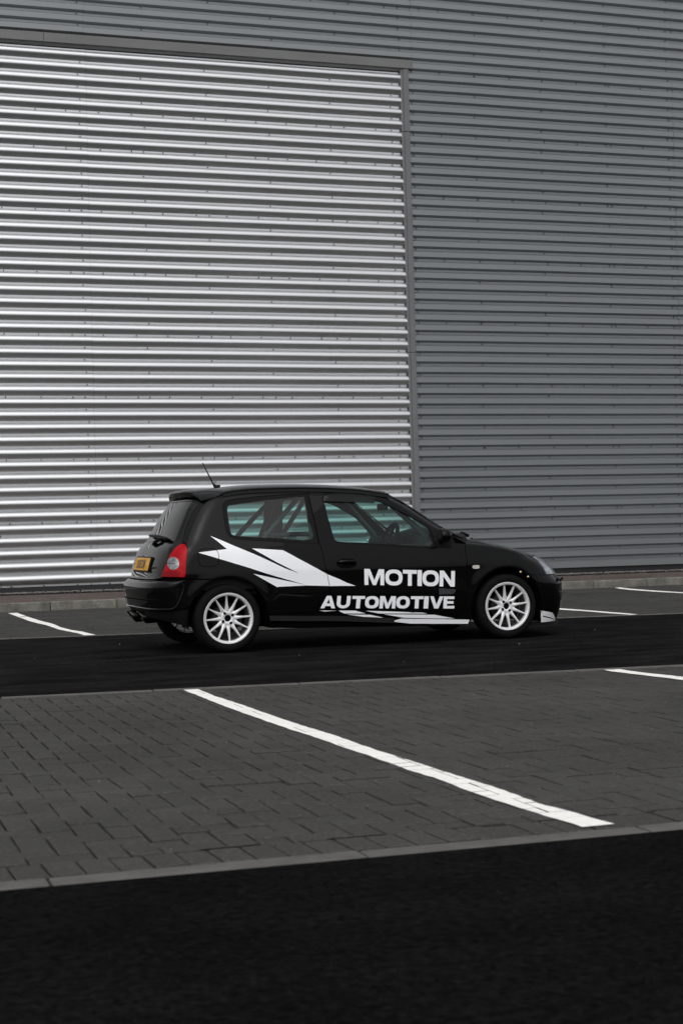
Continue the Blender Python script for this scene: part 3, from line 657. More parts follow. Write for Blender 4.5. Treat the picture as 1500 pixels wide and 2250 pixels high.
def ch_normal(ch, u, v, sg):
    e = 2e-3; a = ch(u+e, v, sg)-ch(u-e, v, sg); b = ch(u, v+e, sg)-ch(u, v-e, sg); n = a.cross(b)
    if n.length < 1e-9: n = ch(u, v, sg)-CEN
    n.normalize()
    if n.dot(ch(u, v, sg)-CEN) < 0: n = -n
    return n
def finish(name, V, NV, F, m, parent, rimV=None, rimF=None, flip_ref=True):
    """mesh with analytic normals; winding follows them"""
    F2 = []
    for f in F:
        a, b, c = V[f[0]], V[f[1]], V[f[2]]; n = (b-a).cross(c-a)
        F2.append(f if n.dot(NV[f[0]]) >= 0 else f[::-1])
    nb = len(V); allV = list(V) + (rimV or []); allF = F2 + [tuple(nb+k for k in f) for f in (rimF or [])]
    me = bpy.data.meshes.new(name); me.from_pydata([tuple(v) for v in allV], [], [tuple(f) for f in allF]); me.materials.append(m)
    me.polygons.foreach_set('use_smooth', [i < len(F2) for i in range(len(allF))])
    ln = []
    for p in me.polygons:
        for vi in p.vertices: ln.append(tuple(NV[vi]) if vi < nb else tuple(p.normal))
    me.normals_split_custom_set(ln)
    return link(bpy.data.objects.new(name, me), parent)
def panel(name, ring, chart, m, parent=car, sg=-1, holes=(), off=0.0, step=.032, ins=.0025, rim=.012, origin=None):
    ring = resample(ring, step)
    if area(ring) < 0: ring = ring[::-1]
    hs_ = []
    for h in holes:
        h = resample(h, step); hs_.append(h if area(h) > 0 else h[::-1])
    if ins: ring = inset(ring, ins); hs_ = [inset(h, -ins) for h in hs_]
    verts = [Vector(p) for p in ring]; faces = [list(range(len(ring)))]
    for h in hs_: faces.append(list(range(len(verts), len(verts)+len(h)))); verts += [Vector(p) for p in h]
    bnd = [Vector(p) for p in verts]
    xs = [p[0] for p in ring]; ys = [p[1] for p in ring]
    y = min(ys)+step/2
    while y < max(ys):
        x = min(xs)+step/2
        while x < max(xs):
            p = (x, y)
            if inside(p, ring) and not any(inside(p, h) for h in hs_) and min((b-Vector(p)).length_squared for b in bnd) > (step*.45)**2: verts.append(Vector(p))
            x += step
        y += step
    edges = [(f[i], f[(i+1) % len(f)]) for f in faces for i in range(len(f))]
    vo, eo, fo, _, _, _ = delaunay_2d_cdt(verts, edges, [], 0, 1e-5)
    keep = []
    for f in fo:
        c = (sum(vo[i].x for i in f)/len(f), sum(vo[i].y for i in f)/len(f))
        if inside(c, ring) and not any(inside(c, h) for h in hs_): keep.append(f)
    fo = keep
    P = [chart(p.x, p.y, sg) for p in vo]; N = [ch_normal(chart, p.x, p.y, sg) for p in vo]
    V = [p+n*off for p, n in zip(P, N)]
    rv, rf = [], []
    if rim:
        cnt = {}
        for f in fo:
            for i in range(len(f)):
                k = (f[i], f[(i+1) % len(f)]); cnt[tuple(sorted(k))] = cnt.get(tuple(sorted(k)), []) + [k]
        for k, l in cnt.items():
            if len(l) == 1:
                a, b = l[0]; o = len(rv); rv += [V[a], V[b], V[b]-N[b]*rim, V[a]-N[a]*rim]; rf.append((o, o+1, o+2, o+3))
    return finish(name, V, N, [tuple(f) for f in fo], m, parent, rv, rf)
def grid_panel(name, chart, us, vs, m, parent=car, off=0.0, umap=None):
    P = [[(umap(u, v) if umap else (u, v)) for v in vs] for u in us]; V, N, F = [], [], []
    for r in P:
        for u, v in r: n = ch_normal(chart, u, v, -1); V.append(chart(u, v, -1)+n*off); N.append(n)
    k = len(vs)
    for i in range(len(us)-1):
        for j in range(k-1): F.append((i*k+j, (i+1)*k+j, (i+1)*k+j+1, i*k+j+1))
    return finish(name, V, N, F, m, parent)
def lin(a, b, n): return [a+(b-a)*i/(n-1) for i in range(n)]
def arc(cx, a0, a1, n=26, r=RARCH): return [(cx+r*math.cos(math.radians(a0+(a1-a0)*i/(n-1))), ZHUB+r*math.sin(math.radians(a0+(a1-a0)*i/(n-1)))) for i in range(n)]
# side outlines ------------------------------------------------------------
rail = catmull(T['rail'][:14] , 4) ; rail = rail + [T['rail'][-1]]
door_rear = catmull(T['door_rear'], 4); door_front = catmull(T['door_front'], 4)
i_dr = min(range(len(rail)), key=lambda i: math.dist(rail[i], door_rear[0]))
rail_rear, rail_front = rail[:i_dr+1], rail[i_dr:]
hatch_cut = catmull(T['hatch_cut'][1:], 4)
qwin = catmull(T['qwin'][0:4], 3) + catmull(T['qwin'][3:7], 3)[1:] + catmull(T['qwin'][6:13], 4)[1:] + catmull(T['qwin'][12:]+[T['qwin'][0]], 3)[1:-1]
qclear = catmull(T['qclear'], 3, True)
dwin = catmull(T['dwin'][:12], 3) + catmull(T['dwin'][11:15], 3)[1:] + catmull(T['dwin'][14:]+[T['dwin'][0]], 3)[1:-1]
dclear = catmull(T['dclear'], 3, True)
ARR = 105
a_s = arc(0, 2, ARR)
sill_top_r = (.336, .297)
quarter = ([door_rear[0]] + [p for p in door_rear[1:] if p[1] > .335] + [(.935, .316), sill_top_r] + a_s + T['seam_bumper'][1:] + catmull(T['lamp_outer_side'], 3) + hatch_cut + rail_rear[1:-1])
doorring = door_rear[::-1] + rail_front[1:] + door_front[1:] + [(1.6, .253)]
f_arc = arc(WB, 62, 180)
fender = [door_front[0]] + door_front[1:-8] + [(2.175, .275)] + f_arc[::-1] + [(2.69, .553)] + T['fender_seam'][2:0:-1] + [(2.915, .539), (2.903, .579), (2.884, .617), (2.862, .665), (2.838, .703)] + T['fender_top'][5:0:-1] + [(2.19, .868)]
sill = [(.345, .292), (.95, .31), (.985, .284), (1.04, .270), (1.6, .249), (2.02, .228), (2.06, .236), (2.10, .262), (2.172, .270), (2.18, .20), (2.15, .135), (1.75, .142), (1.3, .156), (.62, .173), (.34, .19)]
shell = catmull(T['rail'][:14], 2)[2:] + [(2.15, .86), (2.2, .855)] + [(p[0], p[1]-.012) for p in T['fender_top'][1:6]] + [(2.84, .69), (2.88, .6), (2.90, .545), (2.72, .53)] + arc(WB, 50, 180, r=.345) + [(2.15, .26), (2.13, .15), (.36, .195)] + arc(0, 2, 178, r=.345) + [(-.345, .35), (-.345, .6), (-.335, .75), (-.315, .9), (-.28, 1.02), (-.22, 1.13), (-.13, 1.24), (-.03, 1.285)]
for sg in (-1, 1):
    qp = panel('quarter_panel', quarter, ch_side, M_car, sg=sg, holes=[qwin], step=.018 if sg < 0 else .04)
    dr = panel('door', doorring, ch_side, M_car, sg=sg, holes=[dwin])
    fd = panel('front_fender', fender, ch_side, M_car, sg=sg, step=.02 if sg < 0 else .04)
    sk = panel('side_skirt', sill, ch_side, M_car, sg=sg, off=.004, ins=.001)
    panel('inner_shell', shell, ch_side, M_void, sg=sg, holes=[inset(qclear, -.006), inset(dclear, -.006)], off=-.013, ins=0, rim=0, step=.045)
    fr = panel('window_border', qwin, ch_side, M_carlow, qp, sg, holes=[qclear], off=-.003, ins=.001, rim=.004)
    panel('quarter_window', inset(qclear, -.008) if area(qclear) > 0 else inset(qclear[::-1], -.008), ch_side, M_glass, qp, sg, off=-.006, ins=0, rim=0, step=.05)
    panel('window_seal', dwin, ch_side, M_carlow, dr, sg, holes=[dclear], off=-.004, ins=.001, rim=.004)
    panel('door_window', inset(dclear if area(dclear) > 0 else dclear[::-1], -.008), ch_side, M_glass, dr, sg, off=-.008, ins=0, rim=0, step=.05)
    if sg == -1: QP, DR_, FD, SK = qp, dr, fd, sk
zl = pchip([p[0] for p in T['sill_line']], [p[1] for p in T['sill_line']])
def ch_ledge(u, v, sg): q = ch_side(u, v, sg); q.y += sg*(.004+.55*max(0, min(.045, zl(u)-v))); return q
xs_ = lin(.345, 1.45, 14); panel('skirt_ledge', [(x, zl(x)) for x in xs_] + [(x, zl(x)-.043) for x in reversed(xs_)], ch_ledge, M_car, SK, off=.004, ins=0, rim=.012, step=.02)
# fuel flap, mouldings, handle, indicator, bolts, deflector -------------------
fu = T['fuel']; fcx, fcz = fu[0]; frx = (fu[2][0]-fu[1][0])/2; frz = (fu[3][1]-fu[4][1])/2
se = lambda cx, cz, rx, rz, p=3.2, n=36: [(cx+rx*math.copysign(abs(math.cos(a))**(2/p), math.cos(a)), cz+rz*math.copysign(abs(math.sin(a))**(2/p), math.sin(a))) for a in [2*math.pi*k/n for k in range(n)]]
ffo = se(fcx, fcz, frx, frz); panel('fuel_flap_gap', ffo, ch_side, M_void, QP, holes=[se(fcx, fcz, frx-.004, frz-.004)], off=.0036, ins=0, rim=0, step=.02)
panel('fuel_flap', se(fcx, fcz, frx-.0045, frz-.0045), ch_side, M_car, QP, off=.0014, ins=0, rim=.001, step=.02)
md = T['moulding_door']; panel('side_moulding', catmull(md[:4], 3)[:-1] + catmull(md[3:7], 3) + [md[7]], ch_side, M_car, DR_, off=.011, ins=0, rim=.011)
panel('moulding_tip', [md[2], md[3], md[4], md[5], md[6]], ch_side, mat('scuffed_plastic', (.028, .029, .031), rough=.5, var=.5, scale=45), DR_, off=.0118, ins=.0015, rim=.002)
panel('side_moulding', [(.437, .524), (.868, .517), (.880, .466), (.400, .470)], ch_side, M_car, QP, off=.011, ins=0, rim=.011)
hc = T['handle'][0]; panel('door_handle', se(hc[0], hc[1]-.002, .090, .042, 2.3), ch_side, M_void, DR_, off=.001, ins=0, rim=0, step=.02)
bm = bmesh.new(); hy = -half(hc[0], hc[1])
add_tube(bm, [(hc[0]-.082, hy+.004, hc[1]+.008), (hc[0]-.06, hy-.012, hc[1]+.014), (hc[0], hy-.02, hc[1]+.016), (hc[0]+.06, hy-.012, hc[1]+.012), (hc[0]+.085, hy+.004, hc[1]+.004)], [.010, .014, .015, .014, .010], 10)
bm_obj('door_handle_grip', bm, M_car, DR_, True)
ic = T['indicator'][0]; panel('side_indicator', se(ic[0], ic[1], .033, .0155, 3.5), ch_side, M_amber, FD, off=.008, ins=0, rim=.008, step=.012)
for b in T['bolts']:
    bm = bmesh.new(); add_lathe(bm, [(.0001, -.012), (.008, -.010), (.0125, -.004), (.0125, .004)], 12); o = bm_obj('arch_bolt', bm, M_brass, FD, True); o.location = (b[0], -half(*b)-.002, b[1])
df = T['deflector']; panel('wind_deflector', df, ch_side, glass_mat('smoked_acrylic', (.10, .11, .11)), DR_, off=.006, ins=0, rim=.004)
# hatch, rear glass, lamps, bumper ------------------------------------------
def both(half_curve):      # near half (s<0) from top to bottom -> closed symmetric ring
    return list(half_curve) + [(-s, z) for s, z in reversed(half_curve)]
cut_r = catmull(T['hatch_cut_r'], 4); lamp_in = catmull(T['lamp_inner_r'], 4)
hatch_half = [(-.30, 1.278), (-.52, 1.266)] + cut_r + lamp_in[1:] + [(-.50, .627), (-.34, .616), (-.15, .614), (-.02, .614)]
ge = catmull(T['glass_edge'][:5] + [(-.485, .945)], 4)
glass_half = [(-.28, 1.262), (-.5, 1.258)] + ge[1:] + [(-.46, .932), (-.26, .928), (-.02, .927)]
hatch = panel('hatch', both(hatch_half), ch_rear, M_car, holes=[both(glass_half)], step=.03)
panel('rear_window', both(glass_half), ch_rear, M_glass_r, hatch, off=-.002, ins=.001, rim=.004, step=.035)
panel('hatch_backing', both([(-.3, 1.25), (-.54, 1.24), (-.56, 1.1), (-.58, .95), (-.60, .9), (-.50, .8), (-.47, .65), (-.02, .64)]), ch_rear, M_void, hatch, off=-.06, ins=0, rim=0, step=.06)
lamp_ring = catmull(T['lamp'][:8], 3) + catmull(T['lamp'][7:10], 2)[1:] + catmull(T['lamp'][9:] + [T['lamp'][0]], 3)[1:-1]
circ = T['lamp_circle']
for sg in (-1, 1):
    fl = (lambda r: r) if sg == -1 else (lambda r: [(-s, z) for s, z in r])
    tl = panel('tail_light', fl(lamp_ring), ch_rear, M_red_lens, off=.004, ins=.004, rim=.02, step=.02)
    panel('lamp_surround', fl(lamp_ring), ch_rear, M_void, tl, off=-.006, ins=-.003, rim=0, step=.04)
    panel('reversing_lens', fl(circ), ch_rear, M_clear_lens, tl, off=.0075, ins=.002, rim=.004, step=.015)
    zb = .690; low = [(-.522, .688), (-.503, .640), (-.686, .638), (-.858, .636), (-.862, .688)]
    panel('reflector', fl(low), ch_rear, M_red_dark, tl, off=.0056, ins=.003, rim=.0015, step=.02)
    panel('lens_seam', fl([(-.575, .7455), (-.575, .7425), (-.76, .7415), (-.76, .7445)]), ch_rear, M_void, tl, off=.0082, ins=0, rim=0, step=.02)
def rs(x, z, sg=-1): return (sg*s_rear(x, z), z)
a_b = arc(0, ARR, 176, 16)
near_b = [rs(-.10, .6055), rs(-.23, .606), (-.86, .606), (-.6, .606), (-.45, .606), (-.2, .606), (-.02, .606)]
bump_top = near_b + [(-s, z) for s, z in reversed(near_b)]
side_lo = [rs(x, z) for x, z in a_b if .375 < z < .598]
ring = bump_top + [(-s, z) for s, z in side_lo] + [(.94, .372), (.8, .372), (.5, .370), (0, .374), (-.5, .370), (-.8, .372), (-.94, .372)] + side_lo[::-1]
rbp = panel('rear_bumper', ring, ch_rear, M_car, ins=0, rim=.02, step=.022)
lo = [rs(x, z) for x, z in arc(0, 165, 196, 8)]
ring = [(-.95, .372), (-.5, .371), (0, .373), (.5, .371), (.95, .372)] + [(-s, z) for s, z in lo] + [(.9, .235), (.5, .272), (.2, .295), (-.2, .295), (-.5, .272), (-.9, .235)] + lo[::-1]
panel('lower_valance', ring, ch_rear, M_carlow, rbp, off=-.02, ins=0, rim=.02, step=.03)
cr = catmull(T['crease'][:6] + [(-.371, .372), (-.128, .376), (0, .378)], 5); cr2 = cr + [(-s, z) for s, z in reversed(cr[:-1])]
bm = bmesh.new(); add_tube(bm, [ch_rear(s, z, -1)+ch_normal(ch_rear, s, z, -1)*.0005 for s, z in cr2], .0085, 8); bm_obj('bumper_crease', bm, M_car, rbp, True)
bm = bmesh.new(); add_tube(bm, [ch_rear(s, .448, -1)+ch_normal(ch_rear, s, .448, -1)*.001 for s in lin(-.62, .62, 24)], .005, 6); bm_obj('bumper_groove', bm, M_void, rbp, True)
panel('boot_sill_backing', [(-.8, .70), (-.8, .59), (.8, .59), (.8, .70)], ch_rear, M_void, rbp, off=-.04, ins=0, rim=0, step=.05)
# plate, badge, wiper
def rear_pt(y, z, d=0):
    w = width(-.4, z); x = fXR(z)+LR*(1-(max(0, 1-(abs(y)/w)**PR))**(1/PR)); return Vector((x-d, y, z))
pc = -.085
pp = [rear_pt(pc+dy, .738+dz, .012) for dy, dz in ((-.26, -.055), (.26, -.055), (.26, .055), (-.26, .055))]
ex_ = (pp[1]-pp[0]).normalized(); ez_ = (pp[3]-pp[0]).normalized(); en_ = ez_.cross(ex_).normalized()
if en_.x > 0: en_ = -en_
po = sum(pp, Vector())/4
def plate_box(name, w, h, t, lift, m, par):
    bm = bmesh.new(); r = add_box(bm, (0, 0, 0), (w, t, h), .003, 1)
    o = bm_obj(name, bm, m, par); o.matrix_local = Matrix(((ex_.x, -en_.x, ez_.x, 0), (ex_.y, -en_.y, ez_.y, 0), (ex_.z, -en_.z, ez_.z, 0), (0, 0, 0, 1))); o.location = po+en_*lift; return o
plate_box('plate_holder', .545, .135, .02, -.004, M_carlow, hatch)
plate_box('number_plate', .52, .111, .006, .008, M_yellow, hatch)
def text_mesh(body, size, bold=0.0):
    cu = bpy.data.curves.new('txt', 'FONT'); cu.body = body; cu.size = size; cu.align_x = 'CENTER'; cu.resolution_u = 3; cu.offset = bold
    o = bpy.data.objects.new('txt', cu); COL.objects.link(o); bpy.context.view_layer.update()
    me = bpy.data.meshes.new_from_object(o.evaluated_get(bpy.context.evaluated_depsgraph_get())); bpy.data.objects.remove(o); return me
for ch_, cx_ in zip('S1ECM', (.117, .068, .012, -.05, -.117)):
    me = text_mesh(ch_, .11, .0045); me.materials.append(M_ink); xs = [v.co.x for v in me.vertices]; ys = [v.co.y for v in me.vertices]
    sx = (.022 if ch_ == '1' else .062 if ch_ == 'M' else .046)/(max(xs)-min(xs)); sy = .079/(max(ys)-min(ys)); mx, my = (max(xs)+min(xs))/2, (max(ys)+min(ys))/2
    for v in me.vertices: v.co = po + en_*.0125 + ex_*(cx_+.02-(v.co.x-mx)*sx) + ez_*((v.co.y-my)*sy)
    link(bpy.data.objects.new('plate_character', me), hatch)
bm = bmesh.new()
for i in range(5): p = rear_pt(-.39-.022*i, .712, .002); add_box(bm, p, (.006, .015, .016), .002, 1)
bm_obj('boot_badge', bm, M_chrome, hatch)
bm = bmesh.new(); P = [ch_rear(s, z, -1)+ch_normal(ch_rear, s, z, -1)*.022 for s, z in ((.10, .972), (-.05, .962), (-.2, .95), (-.34, .940), (-.43, .930))]; add_tube(bm, P, [.010, .016, .018, .014, .007], 8)
add_tube(bm, [P[2], ch_rear(-.12, .925, -1)+Vector((-.03, 0, 0)), ch_rear(-.10, .905, -1)+Vector((-.01, 0, 0))], [.012, .016, .024], 8)
bm_obj('rear_wiper', bm, M_carlow, hatch, True)
# roof, spoiler, aerial, bonnet, windscreen -----------------------------------
vs = [math.copysign(1-(1-abs(t))**1.6, t)*.905 for t in lin(-1, 1, 25)]
roof = grid_panel('roof', ch_roof, lin(0, 1, 22), vs, M_car, umap=lambda u, v: ((-.03 + .05*abs(v)**2)*(1-u) + (1.575-.13*abs(v)**3)*u, v))
for sg in (-1, 1): grid_panel('roof_ditch', ch_roof, lin(.035, 1.52, 30), [sg*v for v in lin(.80, .985, 8)], M_carlow, roof, off=-.007)
V, F = [], []; ny = 33; prof_n = 8
for i in range(ny):
    t = -1+2*i/(ny-1); a = abs(t); y = .575*math.copysign(a**.9, t); k = a**4.5
    xt = -.224+.075*a**3; zt = 1.359-.100*k; zb = 1.277-.028*k; x0 = .075-.03*a*a; z0 = ch_roof(x0, min(.93, abs(y)/.60), -1).z+.002
    sec = [(x0, z0), (x0*.4+xt*.6+.04, z0*.45+zt*.55+.008*(1-k)), (xt+.004, zt+.002), (xt-.010, zt-.008*(1-k)), (xt+.012, zt*.45+zb*.55), (xt+.030, zb+.004*(1-k)), (xt+.045, zb), (xt+.09, zb+.002)]
    V += [(x, y, z) for x, z in sec]
for i in range(ny-1):
    for j in range(prof_n-1): F.append((i*prof_n+j, i*prof_n+j+1, (i+1)*prof_n+j+1, (i+1)*prof_n+j))
sp = mesh_obj('roof_spoiler', V, F, M_car, hatch, True)
md_ = sp.modifiers.new('s', 'SUBSURF'); md_.levels = md_.render_levels = 2
bm = bmesh.new(); add_tube(bm, [(.118, 0, 1.392), (.098, 0, 1.425), (.012, 0, 1.60)], [.0075, .0065, .0048], 8)
add_tube(bm, [(.150, 0, 1.378), (.128, 0, 1.388), (.112, 0, 1.402), (.102, 0, 1.42)], [.034, .024, .013, .0065], 10); bm_obj('roof_aerial', bm, M_carlow, roof, True)
grid_panel('bonnet', ch_hood, lin(0, 1, 26), [math.copysign(1-(1-abs(t))**1.5, t)*.998 for t in lin(-1, 1, 25)], M_car)
grid_panel('windscreen', ch_screen, lin(-.93, .93, 22), lin(.90, 1.30, 16), glass_mat('screen_glass', (.60, .78, .74)))
grid_panel('scuttle_panel', ch_screen, lin(-.98, .98, 16), lin(.84, .905, 4), M_carlow)
# windscreen pillars: strip from the door-frame edge to the screen edge
def pillar(sg):
    A_ = [ch_side(x, z, sg) for x, z in rail_front if x > 1.30]; V, F = [], []
    for p in A_:
        q = ch_screen(.90*sg, min(max(p.z, .90), 1.30), sg) if p.z < 1.285 else ch_roof(min(p.x+.02, 1.52), .90*sg, sg)
        for t in (0, .33, .66, 1):
            r = p.lerp(q, t); bul = ch_side(min(r.x, 2.2), r.z, sg) if False else r; V.append(bul+Vector((.010, sg*.012, .004))*math.sin(math.pi*t))
    for i in range(len(A_)-1):
        for j in range(3): F.append((i*4+j, i*4+j+1, (i+1)*4+j+1, (i+1)*4+j))
    return mesh_obj('windscreen_pillar', V, F, M_car, car, True)
pillar(-1); pillar(1)
bm = bmesh.new(); add_tube(bm, [ch_screen(v, .905, -1)+Vector((.03, 0, .015)) for v in lin(-.72, -.2, 6)], .011, 6); add_tube(bm, [ch_screen(-.70, .912, -1)+Vector((.03, 0, .018)), ch_screen(-.62, .895, -1)+Vector((.07, 0, .012))], .016, 8); bm_obj('windscreen_wiper', bm, M_carlow, car, True)
bm = bmesh.new(); add_box(bm, (2.42, -.25, fZH(2.42)+.005), (.02, .02, .012), .004); bm_obj('washer_jet', bm, M_carlow, car)
# front end -------------------------------------------------------------------
def fs(x, z, sg=-1): return (sg*s_front(x, z), z)
hl = [(2.842, .703), (2.864, .667), (2.886, .617), (2.905, .579), (2.920, .543)]
for sg in (-1, 1):
    r = [(sg*s_front(x, z), z) for x, z in hl] + [(sg*.50, .538), (sg*.42, .56), (sg*.40, .63), (sg*.46, .69), (sg*.58, .708)]
    o = panel('headlight', catmull(r[:5], 3) + r[5:], ch_front, M_head, off=.004, ins=.002, rim=.02, step=.018)
    panel('headlight_lens', catmull(r[:5], 3) + r[5:], ch_front, glass_mat('lamp_glass', (.92, .94, .95)), o, off=.012, ins=.002, rim=.008, step=.03)
fa = arc(WB, 53, -4, 16)
nb_ = [fs(x, z) for x, z in fa]
top = [(-.02, .545), (-.30, .54), fs(2.915, .537), fs(2.793, .545), fs(2.735, .549)]
bot = [fs(2.85, .135), (-.9, .13), (-.4, .12), (-.02, .12)]
hf = top + nb_ + bot; ring = hf + [(-s, z) for s, z in reversed(hf)]
fbp = panel('front_bumper', ring, ch_front, M_car, ins=0, rim=.02, step=.03)
grid_panel('nose_panel', ch_front, lin(-.42, .42, 14), lin(.54, .715, 8), M_car)
ep = [fs(x, z) for x, z in T['endplate']]; slit = [fs(x, z) for x, z in T['slit']]
panel('white_flash', ep, ch_front, M_white, fbp, off=.004, ins=0, rim=.004, step=.02)
panel('flash_slit', slit, ch_front, M_void, fbp, off=.0055, ins=0, rim=0, step=.02)
V, F = [], []                                    # splitter lip
ss = lin(-1.02, 1.02, 40)
for s in ss:
    p = ch_front(s, .12, -1); n = ch_normal(ch_front, s, .12, -1); n.z = 0; n.normalize()
    for d, z in ((-.05, .125), (.012, .122), (.014, .097), (-.05, .094)): q = p+n*d; V.append((q.x, q.y, z))
for i in range(len(ss)-1):
    for j in range(4): F.append((i*4+j, i*4+(j+1) % 4, (i+1)*4+(j+1) % 4, (i+1)*4+j))
mesh_obj('front_splitter', V, F, M_carlow, fbp)
bm = bmesh.new(); p = ch_front(-.62, .50, -1); add_tube(bm, [p, p+Vector((.025, -.01, -.012)), p+Vector((.05, -.02, .008))], [.013, .012, .010], 8); bm_obj('tow_strap', bm, M_carlow, fbp, True)
# door mirrors ------------------------------------------------------------------
for sg in (-1, 1):
    mb = panel('mirror_base', T['mirror_base'], ch_side, M_carlow, sg=sg, off=.010, ins=.004, rim=.01, step=.03)
    bm = bmesh.new(); r = bmesh.ops.create_uvsphere(bm, u_segments=20, v_segments=12, radius=1)['verts']
    for v in r:
        x, y, z = v.co; p = 2.6; k = (abs(x)**p+abs(y)**p+abs(z)**p)**(-1/p) if v.co.length else 1; x, y, z = x*k, y*k, z*k
        if x < -.25: x = -.25
        v.co = (x*.072*(1 if x > 0 else 1), y*.092, z*.060)
    o = bm_obj('mirror_housing', bm, M_car, mb, True); o.location = (1.885, sg*.892, .914); o.rotation_euler = (0, 0, sg*.33)
    bm = bmesh.new(); rr = [(-.0195, .083*math.copysign(abs(math.cos(a))**.75, math.cos(a)), .052*math.copysign(abs(math.sin(a))**.75, math.sin(a))) for a in [2*math.pi*k/24 for k in range(24)]]
    bm.faces.new([bm.verts.new(q) for q in rr]); o = bm_obj('mirror_glass', bm, M_mirror, mb); o.location = (1.885, sg*.892, .914); o.rotation_euler = (0, 0, sg*.33)
    bm = bmesh.new(); add_tube(bm, [(1.90, sg*.72, .855), (1.905, sg*.80, .875), (1.90, sg*.87, .90)], [.035, .028, .022], 10); bm_obj('mirror_arm', bm, M_carlow, mb, True)
# exhaust tips ------------------------------------------------------------------
for y, x0 in ((.10, -.628), (-.20, -.605)):
    bm = bmesh.new(); n = 28; prof = [(-.001, .046), (0, .052), (.004, .053), (.20, .050)]; rings = []
    for d, r in [(.09, .044), (.002, .045)] + prof: rings.append([bm.verts.new((d+.035*math.sin(2*math.pi*k/n)*-1*(1 if d < .05 else 0), r*1.12*math.cos(2*math.pi*k/n), r*math.sin(2*math.pi*k/n))) for k in range(n)])
    for a, b in zip(rings, rings[1:]):
        for k in range(n): bm.faces.new((a[k], a[(k+1) % n], b[(k+1) % n], b[k]))
    bm.faces.new(rings[0])
    o = bm_obj('exhaust_tip', bm, M_chrome, car, True); o.location = (x0, y, .292)
bm = bmesh.new(); add_box(bm, (-.24, -.05, .335), (.34, .60, .11), .04, 3); bm_obj('silencer', bm, M_void, car, True)
# decals and lettering ----------------------------------------------------------
panel('white_decal', [p for p in T['decal_main']], ch_side, M_white, QP, off=.0028, ins=0, rim=0, step=.03)
panel('white_decal', T['decal_low'], ch_side, M_white, QP, off=.0028, ins=0, rim=0, step=.03)
for i in range(1, 7):
    low = i in (6,); panel('sill_decal', T['sill_decal%d' % i], ch_side, M_white, SK if i in (3, 5, 6) else DR_, off=.0075 if i in (3, 5, 6) else .0032, ins=0, rim=0, step=.03)
gl_ = [p for p in door_rear if .505 < p[1] < .70]; panel('door_gap', [(x-.0022, z) for x, z in gl_] + [(x+.0022, z) for x, z in reversed(gl_)], ch_side, M_void, QP, off=.0036, ins=0, rim=0, step=.03)
def O_(w, sx=.29, sy=.235, p=2.5): return [se(w/2, .5, w/2, .5, p, 44)], [se(w/2, .5, w/2-sx, .5-sy, 2.4, 36)]
def glyph(c, light=False):
    if light and c in 'MOTN': return {'M': ([[(0,0),(0,1),(.34,1),(.61,.30),(.88,1),(1.22,1),(1.22,0),(.98,0),(.98,.68),(.71,.0),(.51,.0),(.24,.68),(.24,0)]], []), 'O': O_(1.08, .235, .230),
        'T': ([[(0,1),(.9,1),(.9,.76),(.575,.76),(.575,0),(.325,0),(.325,.76),(0,.76)]], []), 'N': ([[(0,0),(0,1),(.28,1),(.77,.37),(.77,1),(1.02,1),(1.02,0),(.74,0),(.25,.64),(.25,0)]], [])}[c]
    return {'M': ([[(0,0),(0,1),(.37,1),(.61,.36),(.85,1),(1.22,1),(1.22,0),(.95,0),(.95,.66),(.72,.0),(.50,.0),(.27,.66),(.27,0)]], []), 'O': O_(1.08),
    'T': ([[(0,1),(.9,1),(.9,.765),(.59,.765),(.59,0),(.31,0),(.31,.765),(0,.765)]], []), 'I': ([[(0,0),(0,1),(.29,1),(.29,0)]], []),
    'N': ([[(0,0),(0,1),(.31,1),(.74,.42),(.74,1),(1.02,1),(1.02,0),(.72,0),(.28,.60),(.28,0)]], []),
    'A': ([[(0,0),(.40,1),(.76,1),(1.16,0),(.85,0),(.785,.18),(.375,.18),(.31,0)]], [[(.455,.39),(.58,.76),(.705,.39)]]),
    'U': ([[(0,1),(.29,1),(.29,.42)] + [(.52+.23*math.cos(a), .40+.17*math.sin(a)) for a in lin(math.pi, 2*math.pi, 12)] + [(.75,1),(1.04,1),(1.04,.40)] + [(.52+.52*math.cos(a), .40+.40*math.sin(a)) for a in lin(0, -math.pi, 18)]], []),
    'V': ([[(0,1),(.31,1),(.56,.30),(.81,1),(1.12,1),(.73,0),(.39,0)]], []), 'E': ([[(0,0),(0,1),(.88,1),(.88,.78),(.29,.78),(.29,.61),(.82,.61),(.82,.40),(.29,.40),(.29,.22),(.90,.22),(.90,0)]], [])}[c]
def lettering(name, word, ext, quad, m, par):
    x0, x1 = ext[0][0], ext[-1][1]; q00, q10, q11, q01 = Vector(quad[3]), Vector(quad[2]), Vector(quad[1]), Vector(quad[0])
    mapq = lambda u, v: tuple((q00*(1-u)+q10*u)*(1-v)+(q01*(1-u)+q11*u)*v)
    for c, (a, b) in zip(word, ext):
        rings, holes = glyph(c, word == 'MOTION'); w = max(p[0] for p in rings[0])
        mp = lambda r: [mapq((a+(b-a)*x/w-x0)/(x1-x0), y) for x, y in r]
        o = panel(name, mp(rings[0]), ch_side, m, par, holes=[mp(h) for h in holes], off=.003, ins=0, rim=0, step=.045)
lettering('letter', 'MOTION', [(473,642),(651,800),(803,924),(930,968),(973,1118),(1124,1259)], T['motion'], M_white, DR_)
lettering('letter', 'AUTOMOTIVE', [(92,217),(225,340),(355,465),(468,587),(595,733),(738,857),(865,975),(982,1023),(1035,1155),(1157,1256)], T['automotive'], M_white, DR_)
